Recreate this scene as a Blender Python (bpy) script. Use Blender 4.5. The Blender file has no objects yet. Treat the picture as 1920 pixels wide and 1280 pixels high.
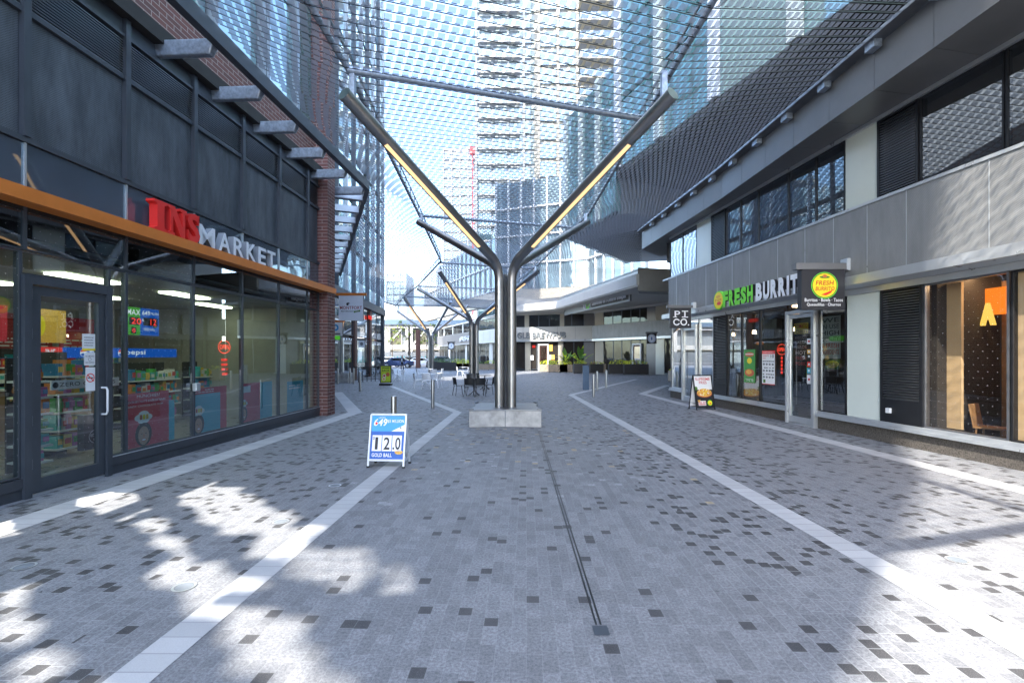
import bpy, bmesh, math, random
from math import sin, cos, pi, sqrt, radians, floor
from mathutils import Vector, Matrix
random.seed(7)
R = random.random
SC = bpy.context.scene
COL = SC.collection

# ------------------------------------------------------------------ camera, sky, sun, exposure
K, H, CX, HY = 900.0, 1.8, 960.0, 665.0
cd = bpy.data.cameras.new("camera"); cam = bpy.data.objects.new("camera", cd); COL.objects.link(cam)
cam.location = (0, 0, H); cam.rotation_euler = (radians(90), 0, 0)
cd.sensor_width = 36; cd.lens = 36 * K / 1920; cd.shift_y = (HY - 640) / 1920
cd.clip_start = 0.05; cd.clip_end = 3000
SC.camera = cam
SUN_H = (0.451, 0.8925); EL = radians(45)
w = bpy.data.worlds.new("World"); SC.world = w; w.use_nodes = True
nt = w.node_tree; bg = nt.nodes['Background']
sky = nt.nodes.new('ShaderNodeTexSky'); sky.sky_type = 'NISHITA'; sky.sun_disc = False
sky.sun_elevation = EL; sky.sun_rotation = math.atan2(-SUN_H[0], -SUN_H[1])
sky.air_density = 1.0; sky.dust_density = 1.2; sky.ozone_density = 1.0
nt.links.new(sky.outputs[0], bg.inputs[0]); bg.inputs[1].default_value = 0.15
sd = bpy.data.lights.new("sun", 'SUN'); so = bpy.data.objects.new("sun", sd); COL.objects.link(so)
sd.energy = 2.0; sd.angle = radians(0.6); sd.color = (1, 0.94, 0.84)
so.rotation_euler = Vector((SUN_H[0]*cos(EL), SUN_H[1]*cos(EL), -sin(EL))).to_track_quat('-Z', 'Y').to_euler()
so.location = (-20, -20, 60)
SC.view_settings.view_transform = 'Standard'; SC.view_settings.look = 'None'
SC.view_settings.gamma = 1; SC.view_settings.exposure = 3.22
try:
    SC.cycles.max_bounces = 8; SC.cycles.transparent_max_bounces = 24
    SC.cycles.caustics_reflective = False; SC.cycles.caustics_refractive = False
    SC.cycles.use_denoising = True
    SC.cycles.sample_clamp_indirect = 6
except Exception: pass

# ------------------------------------------------------------------ materials
MATS = {}
class N:
    def __init__(s, name):
        s.m = bpy.data.materials.new(name); s.m.use_nodes = True
        s.t = s.m.node_tree; s.t.nodes.clear()
        s.out = s.t.nodes.new('ShaderNodeOutputMaterial'); MATS[name] = s.m
    def n(s, typ, **kw):
        nd = s.t.nodes.new('ShaderNode' + typ)
        for k, v in kw.items():
            if k.startswith('i_'): nd.inputs[int(k[2:])].default_value = v
            else: setattr(nd, k, v)
        return nd
    def l(s, a, b): s.t.links.new(a, b)
    def math(s, op, a, b=None, c=None):
        nd = s.t.nodes.new('ShaderNodeMath'); nd.operation = op
        for i, v in enumerate((a, b, c)):
            if v is None: continue
            if isinstance(v, (int, float)): nd.inputs[i].default_value = v
            else: s.l(v, nd.inputs[i])
        return nd.outputs[0]
    def mix(s, f, a, b):
        nd = s.t.nodes.new('ShaderNodeMix'); nd.data_type = 'RGBA'
        for k, v in ((0, f), (6, a), (7, b)):
            if isinstance(v, (int, float)): nd.inputs[k].default_value = v
            elif isinstance(v, tuple): nd.inputs[k].default_value = (v[0], v[1], v[2], 1)
            else: s.l(v, nd.inputs[k])
        return nd.outputs[2]
    def pos(s):
        g = s.n('NewGeometry'); return g.outputs['Position']
    def noise(s, scale, detail=3, rough=.6, vec=None):
        nd = s.n('TexNoise'); nd.inputs['Scale'].default_value = scale
        nd.inputs['Detail'].default_value = detail; nd.inputs['Roughness'].default_value = rough
        s.l(vec if vec is not None else s.pos(), nd.inputs['Vector']); return nd.outputs[0]
    def ramp(s, f, lo, hi):
        nd = s.n('MapRange'); s.l(f, nd.inputs[0]); nd.inputs[1].default_value = lo; nd.inputs[2].default_value = hi
        return nd.outputs[0]
    def principled(s, col, rough=.5, metal=0, bump=None, bs=.2, bd=.01, spec=.5):
        p = s.n('BsdfPrincipled')
        if isinstance(col, tuple): p.inputs['Base Color'].default_value = (*col, 1)
        else: s.l(col, p.inputs['Base Color'])
        if isinstance(rough, (int, float)): p.inputs['Roughness'].default_value = rough
        else: s.l(rough, p.inputs['Roughness'])
        p.inputs['Metallic'].default_value = metal
        p.inputs['Specular IOR Level'].default_value = spec
        if bump is not None:
            b = s.n('Bump'); b.inputs['Strength'].default_value = bs; b.inputs['Distance'].default_value = bd
            s.l(bump, b.inputs['Height']); s.l(b.outputs[0], p.inputs['Normal'])
        s.l(p.outputs[0], s.out.inputs[0]); return p

def simple(name, col, rough=.5, metal=0, var=.12, scale=3, spec=.5, bump=0):
    a = N(name)
    f = a.ramp(a.noise(scale, 5, .65), .3, .7)
    lo = tuple(c*(1-var) for c in col); hi = tuple(min(1, c*(1+var)) for c in col)
    c = a.mix(f, lo, hi)
    r = a.math('ADD', a.math('MULTIPLY', f, .12), max(0.02, rough-.06))
    a.principled(c, r, metal, a.noise(scale*15, 2) if bump else None, bump, .005, spec)
    return a.m

simple('dark_metal', (.062, .073, .09), .42, 0.3)
simple('black_metal', (.012, .013, .016), .4, .2)
simple('soft_black', (.01, .01, .011), .8)
simple('dark_panel', (.17, .17, .175), .38, .4, .12, 1.2)
simple('grey_panel', (.22, .235, .25), .42, .5, .08, 1.5)
simple('silver', (.52, .55, .58), .32, .6, .06)
simple('white_metal', (.72, .74, .76), .4, .1, .04)
simple('galvanised', (.36, .42, .5), .42, .7, .3, 14)
simple('orange_metal', (.66, .20, .035), .42, .15, .08)
simple('concrete', (.42, .41, .39), .8, 0, .3, 3.5, .3, .3)
simple('cream_wall', (.46, .42, .34), .75, 0, .06, 1)
simple('white_wall', (.55, .54, .51), .7, 0, .05, 1)
simple('pale_panel', (.60, .66, .62), .12, 0, .03, .8)
simple('tan_panel', (.60, .45, .27), .5, 0, .08, 1)
simple('brushed_steel', (.36, .36, .36), .36, 1, .1, 2)
simple('granite_plinth', (.085, .075, .066), .7, 0, .7, 40, .4, .4)
simple('dark_plinth', (.05, .057, .07), .35, .1, .2)
simple('rail_steel', (.22, .23, .25), .35, .8)
simple('brown_steel', (.10, .045, .035), .6, .1)
simple('red_paint', (.75, .03, .025), .35, 0, .03)
simple('sign_white', (.78, .82, .88), .35, 0, .03)
simple('green_paint', (.16, .72, .03), .4, 0, .02)
simple('yellow', (.85, .68, .03), .4, 0, .02)
simple('yellow_green', (.5, .62, .03), .7, 0, .3, 30)
simple('leaf_dark', (.035, .08, .02), .6, 0, .4, 20)
simple('leaf_mid', (.08, .2, .03), .55, 0, .35, 15)
simple('flower', (.70, .74, .05), .7, 0, .3, 25)
simple('bark', (.07, .055, .045), .9, 0, .3, 20)
simple('planter_dark', (.03, .03, .033), .6)
simple('planter_wood', (.30, .25, .19), .7, 0, .2, 8)
simple('blue', (.01, .10, .42), .4, 0, .04)
simple('light_blue', (.04, .32, .62), .4, 0, .04)
simple('cyan', (.05, .42, .55), .45, 0, .05)
simple('poster_red', (.60, .03, .06), .45, 0, .06)
simple('poster_green', (.06, .30, .06), .5, 0, .06)
simple('ink', (.015, .015, .02), .5, 0, .02)
simple('ink_red', (.55, .02, .02), .5, 0, .02)
simple('paper', (.78, .79, .80), .6, 0, .02)
simple('cheese', (.80, .42, .08), .6, 0, .4, 60)
simple('food_red', (.55, .12, .05), .6, 0, .4, 60)
simple('skin', (.50, .28, .19), .5, 0, .06)
simple('hair', (.03, .018, .012), .6, 0, .2)
simple('wood', (.32, .19, .09), .55, 0, .2, 6)
simple('room_wall', (.30, .29, .27), .8)
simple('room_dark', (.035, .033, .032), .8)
simple('room_floor', (.16, .15, .14), .3)
simple('room_red', (.33, .03, .03), .6)
simple('blue_post', (.06, .10, .16), .4, .3)
simple('plastic_black', (.012, .013, .015), .4)
simple('plastic_white', (.75, .76, .78), .4, 0, .03)
simple('rubber', (.02, .02, .02), .85)
simple('car_blue', (.03, .05, .12), .2, .4, .03, 1)
simple('car_white', (.72, .73, .75), .2, 0, .03, 1)
simple('car_grey', (.12, .13, .14), .2, .5, .03, 1)
simple('suit', (.008, .01, .02), .8)
simple('asphalt', (.055, .056, .058), .9, 0, .2, 30, .3, .3)
simple('terracotta', (.45, .13, .04), .8)
simple('crane_red', (.6, .05, .05), .5)
simple('bg_concrete', (.36, .33, .27), .8, 0, .06, .15)
simple('bg_white', (.36, .36, .36), .7, 0, .05, .15)
simple('bg_grey', (.30, .33, .36), .6, 0, .1, .15)
simple('slate', (.16, .18, .2), .6)
simple('teal_hoarding', (.08, .32, .34), .6, 0, .1)
PROD = []
for i, c in enumerate([(.6,.04,.04),(.75,.5,.05),(.05,.25,.5),(.1,.4,.1),(.7,.7,.7),(.5,.15,.4),(.75,.25,.05),(.04,.4,.42)]):
    simple('pack_%d' % i, c, .35, 0, .15, 40); PROD.append('pack_%d' % i)

def emit(name, col, st):
    a = N(name); e = a.n('Emission'); e.inputs[0].default_value = (*col, 1); e.inputs[1].default_value = st*.2
    a.l(e.outputs[0], a.out.inputs[0])
emit('strip_light', (1, .60, .30), .95)
emit('ceiling_lamp', (.95, 1, .66), 9)
emit('neon_red', (1, .06, .03), 2.2)
emit('led_red', (1, .05, .03), 1.0)
emit('lit_red', (.9, .06, .05), .45)
emit('lit_blue', (.02, .16, .75), .35)
emit('lit_green', (.12, .62, .06), .30)
emit('lit_white', (.9, .95, 1), .55)
emit('warm_lamp', (1, .62, .32), 22)
emit('orange_glow', (1, .23, .02), .8)
emit('gold_letter', (1, .62, .12), .8)

def glass(name, tint=(.55, .6, .6), refl=.10, dots=None, rough=0.0, wav=.0):
    a = N(name)
    tr = a.n('BsdfTransparent'); tr.inputs[0].default_value = (*tint, 1)
    gl = a.n('BsdfGlossy'); gl.inputs['Roughness'].default_value = rough; gl.inputs[0].default_value = (.9, .95, 1, 1)
    b = a.n('Bump'); b.inputs['Strength'].default_value = .012; b.inputs['Distance'].default_value = .05
    a.l(a.noise(.9, 1), b.inputs['Height']); a.l(b.outputs[0], gl.inputs['Normal'])
    lw = a.n('LayerWeight'); lw.inputs[0].default_value = .5
    f = a.math('MINIMUM', a.math('ADD', a.math('MULTIPLY', a.math('POWER', lw.outputs[1], 2.5), .85), refl), .95)
    mx = a.n('MixShader'); a.l(f, mx.inputs[0]); a.l(tr.outputs[0], mx.inputs[1]); a.l(gl.outputs[0], mx.inputs[2])
    out = mx.outputs[0]
    if dots:
        pitch, rad = dots
        sp = a.n('SeparateXYZ'); a.l(a.pos(), sp.inputs[0])
        gy = a.math('DIVIDE', sp.outputs[1], pitch); gz = a.math('DIVIDE', sp.outputs[2], pitch*.75)
        row = a.math('FLOOR', gz)
        gy2 = a.math('ADD', gy, a.math('MULTIPLY', a.math('MODULO', row, 2), .5))
        fy = a.math('SUBTRACT', a.math('FRACT', gy2), .5); fz = a.math('MULTIPLY', a.math('SUBTRACT', a.math('FRACT', gz), .5), .75)
        d = a.math('SQRT', a.math('ADD', a.math('MULTIPLY', fy, fy), a.math('MULTIPLY', fz, fz)))
        msk = a.math('LESS_THAN', d, rad/pitch)
        df = a.n('BsdfDiffuse'); df.inputs[0].default_value = (.7, .72, .75, 1)
        m2 = a.n('MixShader'); a.l(a.math('MULTIPLY', msk, .55), m2.inputs[0]); a.l(out, m2.inputs[1]); a.l(df.outputs[0], m2.inputs[2]); out = m2.outputs[0]
    a.l(out, a.out.inputs[0]); return a.m
glass('shop_glass', (.64, .76, .77), .16)
glass('frit_glass', (.64, .76, .77), .15, (.135, .0055))
glass('fine_frit_glass', (.85, .82, .78), .07, (.15, .0045))
glass('dark_glass', (.45, .46, .46), .14)
simple('backing_grey', (.16, .155, .15), .7, 0, .15, .8)
glass('rail_glass', (.55, .68, .68), .22)

def facade_glass(name, col, refl=.35, mul_=.8):
    a = N(name)
    f = a.ramp(a.noise(.35, 3), .35, .65)
    c = a.mix(f, tuple(x*.75 for x in col), tuple(x*1.3 for x in col))
    d = a.n('BsdfDiffuse'); a.l(c, d.inputs[0])
    g = a.n('BsdfGlossy'); g.inputs['Roughness'].default_value = .03; g.inputs[0].default_value = (.82, .94, .95, 1)
    b = a.n('Bump'); b.inputs['Strength'].default_value = .12; b.inputs['Distance'].default_value = .12
    a.l(a.noise(.6, 2), b.inputs['Height']); a.l(b.outputs[0], g.inputs['Normal'])
    lw = a.n('LayerWeight'); lw.inputs[0].default_value = .5
    f = a.math('MINIMUM', a.math('ADD', a.math('MULTIPLY', a.math('POWER', lw.outputs[1], 2.5), mul_), refl), .95)
    m = a.n('MixShader'); a.l(f, m.inputs[0]); a.l(d.outputs[0], m.inputs[1]); a.l(g.outputs[0], m.inputs[2])
    a.l(m.outputs[0], a.out.inputs[0])
facade_glass('teal_glass', (.09, .20, .20), .12)
facade_glass('blue_glass', (.10, .18, .30), .40)
facade_glass('spandrel_glass', (.07, .09, .12), .12)
facade_glass('bg_glass', (.16, .22, .26), .25)
facade_glass('bronze_glass', (.03, .026, .024), .04, .2)
facade_glass('car_glass', (.02, .025, .03), .2)

def brick_mat():
    a = N('brick')
    g = a.n('NewGeometry'); sp = a.n('SeparateXYZ'); a.l(g.outputs['Position'], sp.inputs[0])
    sn = a.n('SeparateXYZ'); a.l(g.outputs['Normal'], sn.inputs[0])
    isx = a.math('GREATER_THAN', a.math('ABSOLUTE', sn.outputs[0]), .6)
    u = a.math('ADD', a.math('MULTIPLY', isx, sp.outputs[1]), a.math('MULTIPLY', a.math('SUBTRACT', 1, isx), sp.outputs[0]))
    cb = a.n('CombineXYZ'); a.l(u, cb.inputs[0]); a.l(sp.outputs[2], cb.inputs[1])
    bt = a.n('TexBrick'); a.l(cb.outputs[0], bt.inputs[0]); bt.inputs['Scale'].default_value = 1
    bt.inputs['Brick Width'].default_value = .34; bt.inputs['Row Height'].default_value = .098
    bt.inputs['Mortar Size'].default_value = .007; bt.inputs['Mortar Smooth'].default_value = .1
    bt.inputs['Color1'].default_value = (.15, .052, .042, 1); bt.inputs['Color2'].default_value = (.085, .036, .036, 1)
    bt.inputs['Mortar'].default_value = (.42, .36, .33, 1)
    c = a.mix(a.math('MULTIPLY', a.noise(25, 3), .5), bt.outputs[0], (.16, .07, .06))
    a.principled(c, .75, 0, a.math('SUBTRACT', 1, bt.outputs[1]), .6, .01)
brick_mat()

def mesh_panel(name, base, cell=.022, lo=.35, axis_scale=1.0, streak=True):
    a = N(name)
    sp = a.n('SeparateXYZ'); a.l(a.pos(), sp.inputs[0])
    u = a.math('DIVIDE', a.math('ADD', sp.outputs[1], sp.outputs[2]), cell)
    v = a.math('DIVIDE', a.math('SUBTRACT', sp.outputs[1], sp.outputs[2]), cell)
    fu = a.math('SUBTRACT', a.math('FRACT', u), .5); fv = a.math('SUBTRACT', a.math('FRACT', v), .5)
    d = a.math('SQRT', a.math('ADD', a.math('MULTIPLY', fu, fu), a.math('MULTIPLY', fv, fv)))
    hole = a.math('LESS_THAN', d, .34)
    vec = a.n('CombineXYZ'); a.l(a.math('MULTIPLY', sp.outputs[1], 3), vec.inputs[0]); a.l(a.math('MULTIPLY', sp.outputs[2], .7), vec.inputs[1])
    st = a.ramp(a.noise(1.3, 5, .65, vec.outputs[0]), .35, .75)
    c = a.mix(a.math('MULTIPLY', st, .85 if streak else .25), base, tuple(min(1, x*2.2+.03) for x in base))
    c = a.mix(a.math('MULTIPLY', hole, lo), c, tuple(x*.25 for x in base))
    a.principled(c, .5, .3, None)
mesh_panel('dark_mesh', (.07, .082, .10), .03, .6)
mesh_panel('perforated', (.24, .245, .25), .028, .45, streak=False)

def paving_mat():
    a = N('granite_paving')
    sp = a.n('SeparateXYZ'); a.l(a.pos(), sp.inputs[0]); X, Y = sp.outputs[0], sp.outputs[1]
    ang = .03
    x = a.math('SUBTRACT', a.math('MULTIPLY', X, cos(ang)), a.math('MULTIPLY', Y, sin(ang)))
    y = a.math('ADD', a.math('MULTIPLY', X, sin(ang)), a.math('MULTIPLY', Y, cos(ang)))
    # fan the courses a little so rows follow each side of the lane
    cx = a.math('DIVIDE', x, .095); col = a.math('FLOOR', cx); fx = a.math('FRACT', cx)
    wn = a.n('TexWhiteNoise', noise_dimensions='1D'); a.l(col, wn.inputs['W'])
    cy = a.math('ADD', a.math('DIVIDE', y, .10), a.math('MULTIPLY', wn.outputs[0], 5.3))
    row = a.math('FLOOR', cy); fy = a.math('FRACT', cy)
    cb = a.n('CombineXYZ'); a.l(col, cb.inputs[0]); a.l(row, cb.inputs[1])
    w2 = a.n('TexWhiteNoise', noise_dimensions='2D'); a.l(cb.outputs[0], w2.inputs['Vector']); r = w2.outputs[0]
    row2 = a.math('FLOOR', a.math('DIVIDE', cy, 2)); cb3 = a.n('CombineXYZ'); a.l(col, cb3.inputs[0]); a.l(row2, cb3.inputs[1])
    w3 = a.n('TexWhiteNoise', noise_dimensions='2D'); a.l(cb3.outputs[0], w3.inputs['Vector']); r2 = w3.outputs[0]
    w4 = a.n('TexWhiteNoise', noise_dimensions='3D'); cb4 = a.n('CombineXYZ'); a.l(col, cb4.inputs[0]); a.l(row, cb4.inputs[1]); cb4.inputs[2].default_value = 7; a.l(cb4.outputs[0], w4.inputs['Vector']); r4 = w4.outputs[0]
    side = a.ramp(a.math('ABSOLUTE', a.math('ADD', X, .3)), 1.6, 2.6)      # 0 centre lane, 1 sides
    far = a.ramp(Y, 4.8, 8.5)
    big = a.ramp(a.noise(.5, 2), .2, .5)
    base = a.mix(r4, (.205, .213, .228), (.268, .276, .292))
    ctr = a.math('SUBTRACT', 1, side)
    base = a.mix(a.math('MULTIPLY', a.math('MULTIPLY', ctr, a.math('LESS_THAN', r2, .34)), .42), base, (.145, .148, .158))
    base = a.mix(a.math('MULTIPLY', a.math('LESS_THAN', r4, .14), a.math('MULTIPLY', side, .35)), base, (.13, .13, .14))
    # dark setts
    dens = a.math('MULTIPLY', a.math('ADD', a.math('MULTIPLY', side, .10), .04), big)
    dens = a.math('ADD', dens, a.math('MULTIPLY', a.math('MULTIPLY', side, far), .03))
    dk = a.math('LESS_THAN', r, dens)
    # pale setts in the middle, farther off
    nearc = a.math('SUBTRACT', 1, a.ramp(a.math('ABSOLUTE', a.math('ADD', X, -.2)), 1.8, 3.2))
    lden = a.math('MULTIPLY', a.math('MULTIPLY', a.ramp(Y, 5.6, 10.5), nearc), .075)
    lt = a.math('GREATER_THAN', r, a.math('SUBTRACT', 1, lden))
    beige = a.math('GREATER_THAN', r4, .72)
    ltc = a.mix(beige, (.36, .37, .39), (.46, .36, .22))
    base = a.mix(dk, base, (.035, .034, .036)); base = a.mix(lt, base, ltc)
    # granite grain
    sp1 = a.ramp(a.noise(48, 4, .85), .40, .60)
    base = a.mix(a.math('MULTIPLY', a.math('SUBTRACT', 1, sp1), .95), base, a.mix(.62, base, (.02, .02, .025)))
    sp2 = a.ramp(a.noise(230, 1), .58, .72)
    base = a.mix(a.math('MULTIPLY', sp2, .35), base, (.42, .43, .44))
    stain = a.ramp(a.noise(1.1, 5, .7), .35, .7)
    base = a.mix(a.math('MULTIPLY', stain, .14), base, (.30, .30, .30))
    soil = a.ramp(a.noise(.35, 6, .75), .42, .68)
    base = a.mix(a.math('MULTIPLY', soil, .28), base, (.10, .10, .105))
    gum = a.n('TexVoronoi'); gum.inputs['Scale'].default_value = 1.7; a.l(a.pos(), gum.inputs['Vector'])
    gd = a.math('LESS_THAN', gum.outputs['Distance'], .035)
    base = a.mix(a.math('MULTIPLY', gd, .6), base, (.06, .06, .065))
    # joints
    jx = a.math('GREATER_THAN', a.math('ABSOLUTE', a.math('SUBTRACT', fx, .5)), .468)
    two = a.math('FRACT', a.math('DIVIDE', cy, 2))
    jy = a.math('GREATER_THAN', a.math('ABSOLUTE', a.math('SUBTRACT', two, .5)), .484)
    one = a.math('MULTIPLY', a.math('GREATER_THAN', a.math('ABSOLUTE', a.math('SUBTRACT', fy, .5)), .468), a.math('MAXIMUM', dk, lt))
    j = a.math('MAXIMUM', jx, a.math('MAXIMUM', jy, one))
    jn = a.math('MULTIPLY', j, a.math('ADD', .25, a.math('MULTIPLY', side, .45)))
    base = a.mix(jn, base, (.30, .31, .32))
    a.principled(base, .62, 0, a.math('SUBTRACT', 1, j), .25, .004, .4)
paving_mat()
def band_mat():
    a = N('pale_band')
    sp = a.n('SeparateXYZ'); a.l(a.pos(), sp.inputs[0])
    r = a.n('TexWhiteNoise', noise_dimensions='1D'); cy = a.math('DIVIDE', sp.outputs[1], .17)
    a.l(a.math('FLOOR', cy), r.inputs['W'])
    c = a.mix(r.outputs[0], (.40, .405, .41), (.48, .485, .49))
    c = a.mix(a.math('MULTIPLY', a.ramp(a.noise(170, 2), .4, .65), .25), c, (.25, .25, .26))
    j = a.math('GREATER_THAN', a.math('ABSOLUTE', a.math('SUBTRACT', a.math('FRACT', cy), .5)), .47)
    c = a.mix(a.math('MULTIPLY', j, .6), c, (.2, .2, .21))
    c = a.mix(a.math('MULTIPLY', a.ramp(a.noise(2, 5), .4, .7), .25), c, (.28, .28, .29))
    a.principled(c, .6)
band_mat()
def tile_mat():
    a = N('canopy_tile')
    d = a.n('BsdfDiffuse'); d.inputs[0].default_value = (.50, .51, .53, 1)
    t = a.n('BsdfTranslucent'); t.inputs[0].default_value = (.26, .28, .32, 1)
    g = a.n('BsdfGlossy'); g.inputs['Roughness'].default_value = .25; g.inputs[0].default_value = (.7, .72, .75, 1)
    x = a.n('BsdfTransparent'); x.inputs[0].default_value = (.80, .84, .90, 1)
    m1 = a.n('MixShader'); m1.inputs[0].default_value = .45; a.l(d.outputs[0], m1.inputs[1]); a.l(t.outputs[0], m1.inputs[2])
    m2 = a.n('MixShader'); m2.inputs[0].default_value = .22; a.l(m1.outputs[0], m2.inputs[1]); a.l(g.outputs[0], m2.inputs[2])
    m3 = a.n('MixShader'); m3.inputs[0].default_value = .40; a.l(m2.outputs[0], m3.inputs[1]); a.l(x.outputs[0], m3.inputs[2])
    a.l(m3.outputs[0], a.out.inputs[0])
tile_mat()

# ------------------------------------------------------------------ mesh helpers
class Fr:
    """wall frame: s runs along, p sticks out, z up"""
    def __init__(s, a, b, out):
        s.o = Vector((a[0], a[1])); d = Vector((b[0]-a[0], b[1]-a[1])); s.L = d.length; s.u = d/s.L
        n = Vector((s.u.y, -s.u.x)); s.n = n if n.dot(Vector(out)) > 0 else -n
    def pt(s, a, p, z):
        q = s.o + s.u*a + s.n*p; return Vector((q.x, q.y, z))
class MB:
    def __init__(s, mat='dark_metal'): s.v = []; s.f = []; s.fm = []; s.mat = mat
    def add(s, vs, fs, mat=None):
        b = len(s.v); s.v += [tuple(v) for v in vs]
        for f in fs: s.f.append(tuple(i+b for i in f)); s.fm.append(mat or s.mat)
        return s
    def hexa(s, p, mat=None):
        return s.add(p, [(0,3,2,1),(4,5,6,7),(0,1,5,4),(1,2,6,5),(2,3,7,6),(3,0,4,7)], mat)
    def box(s, fr, a0, a1, p0, p1, z0, z1, mat=None):
        return s.hexa([fr.pt(a0,p0,z0),fr.pt(a1,p0,z0),fr.pt(a1,p1,z0),fr.pt(a0,p1,z0),
                       fr.pt(a0,p0,z1),fr.pt(a1,p0,z1),fr.pt(a1,p1,z1),fr.pt(a0,p1,z1)], mat)
    def cube(s, x0,x1,y0,y1,z0,z1, mat=None):
        return s.hexa([(x0,y0,z0),(x1,y0,z0),(x1,y1,z0),(x0,y1,z0),(x0,y0,z1),(x1,y0,z1),(x1,y1,z1),(x0,y1,z1)], mat)
    def prism(s, poly, z0, z1, mat=None):
        n = len(poly)
        z0s = z0 if hasattr(z0, '__len__') else [z0]*n; z1s = z1 if hasattr(z1, '__len__') else [z1]*n
        vs = [(p[0],p[1],z0s[i]) for i,p in enumerate(poly)] + [(p[0],p[1],z1s[i]) for i,p in enumerate(poly)]
        return s.add(vs, [tuple(range(n-1,-1,-1)), tuple(range(n,2*n))] + [(i,(i+1)%n,(i+1)%n+n,i+n) for i in range(n)], mat)
    def quad(s, a, b, c, d, mat=None): return s.add([a,b,c,d], [(0,1,2,3)], mat)
    def tube(s, pts, r, n=10, mat=None, cap=True):
        pts = [Vector(p) for p in pts]; rs = r if hasattr(r, '__len__') else [r]*len(pts)
        vs = []; up = None
        for i, p in enumerate(pts):
            t = (pts[min(i+1,len(pts)-1)] - pts[max(i-1,0)]).normalized()
            if up is None:
                up = Vector((0,0,1)) if abs(t.z) < .9 else Vector((1,0,0))
            a = (up - t*up.dot(t)).normalized(); up = a; b = t.cross(a)
            for k in range(n):
                th = 2*pi*k/n; vs.append(p + (a*cos(th)+b*sin(th))*rs[i])
        fs = [(i*n+k, i*n+(k+1)%n, (i+1)*n+(k+1)%n, (i+1)*n+k) for i in range(len(pts)-1) for k in range(n)]
        if cap: fs += [tuple(range(n-1,-1,-1)), tuple(range((len(pts)-1)*n, len(pts)*n))]
        return s.add(vs, fs, mat)
    def bar(s, a, b, w, h, mat=None, up=Vector((0,0,1))):
        a = Vector(a); b = Vector(b); t = (b-a).normalized(); x = t.cross(up).normalized(); y = x.cross(t)
        q = [(-1,-1),(1,-1),(1,1),(-1,1)]
        return s.hexa([a+x*(w/2*i)+y*(h/2*j) for i,j in q] + [b+x*(w/2*i)+y*(h/2*j) for i,j in q], mat)
    def build(s, name, parent=None, smooth=False, recalc=True, bevel=0):
        me = bpy.data.meshes.new(name); me.from_pydata(s.v, [], s.f)
        names = []
        for m in s.fm:
            if m not in names: names.append(m)
        for m in names: me.materials.append(MATS[m])
        ix = {m: i for i, m in enumerate(names)}
        me.polygons.foreach_set('material_index', [ix[m] for m in s.fm])
        if recalc:
            bm = bmesh.new(); bm.from_mesh(me); bmesh.ops.recalc_face_normals(bm, faces=bm.faces); bm.to_mesh(me); bm.free()
        if smooth:
            me.polygons.foreach_set('use_smooth', [True]*len(me.polygons))
            try: me.set_sharp_from_angle(angle=radians(40))
            except Exception: pass
        me.update(); o = bpy.data.objects.new(name, me); COL.objects.link(o)
        if parent is not None:
            o.parent = parent
            if parent.get('_loc'):
                pass
            o.matrix_parent_inverse = parent.matrix_basis.inverted() if parent.get('world_built') else Matrix()
        if bevel:
            md = o.modifiers.new('bevel', 'BEVEL'); md.width = bevel; md.segments = 2; md.limit_method = 'ANGLE'
        return o
_tc = {}
def text_mesh(txt, off):
    key = (txt, off)
    if key in _tc: return _tc[key]
    cu = bpy.data.curves.new('lettering', 'FONT'); cu.body = txt; cu.resolution_u = 3; cu.offset = off; cu.space_character = 1.05
    o = bpy.data.objects.new('lettering', cu); COL.objects.link(o)
    bpy.context.view_layer.update()
    dg = bpy.context.evaluated_depsgraph_get()
    me = bpy.data.meshes.new_from_object(o.evaluated_get(dg))
    vs = [v.co.copy() for v in me.vertices]; fs = [tuple(p.vertices) for p in me.polygons]
    bpy.data.objects.remove(o); bpy.data.curves.remove(cu); bpy.data.meshes.remove(me)
    if not vs: _tc[key] = ([], [], []); return _tc[key]
    x0 = min(v.x for v in vs); x1 = max(v.x for v in vs); y0 = min(v.y for v in vs); y1 = max(v.y for v in vs)
    vs = [((v.x-x0)/max(1e-6,x1-x0), (v.y-y0)/max(1e-6,y1-y0)) for v in vs]
    cnt = {}
    for f in fs:
        for i in range(len(f)):
            e = (f[i], f[(i+1)%len(f)]); k = (min(e), max(e)); cnt.setdefault(k, []).append(e)
    bd = [v[0] for v in cnt.values() if len(v) == 1]
    _tc[key] = (vs, fs, bd); return _tc[key]
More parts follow.
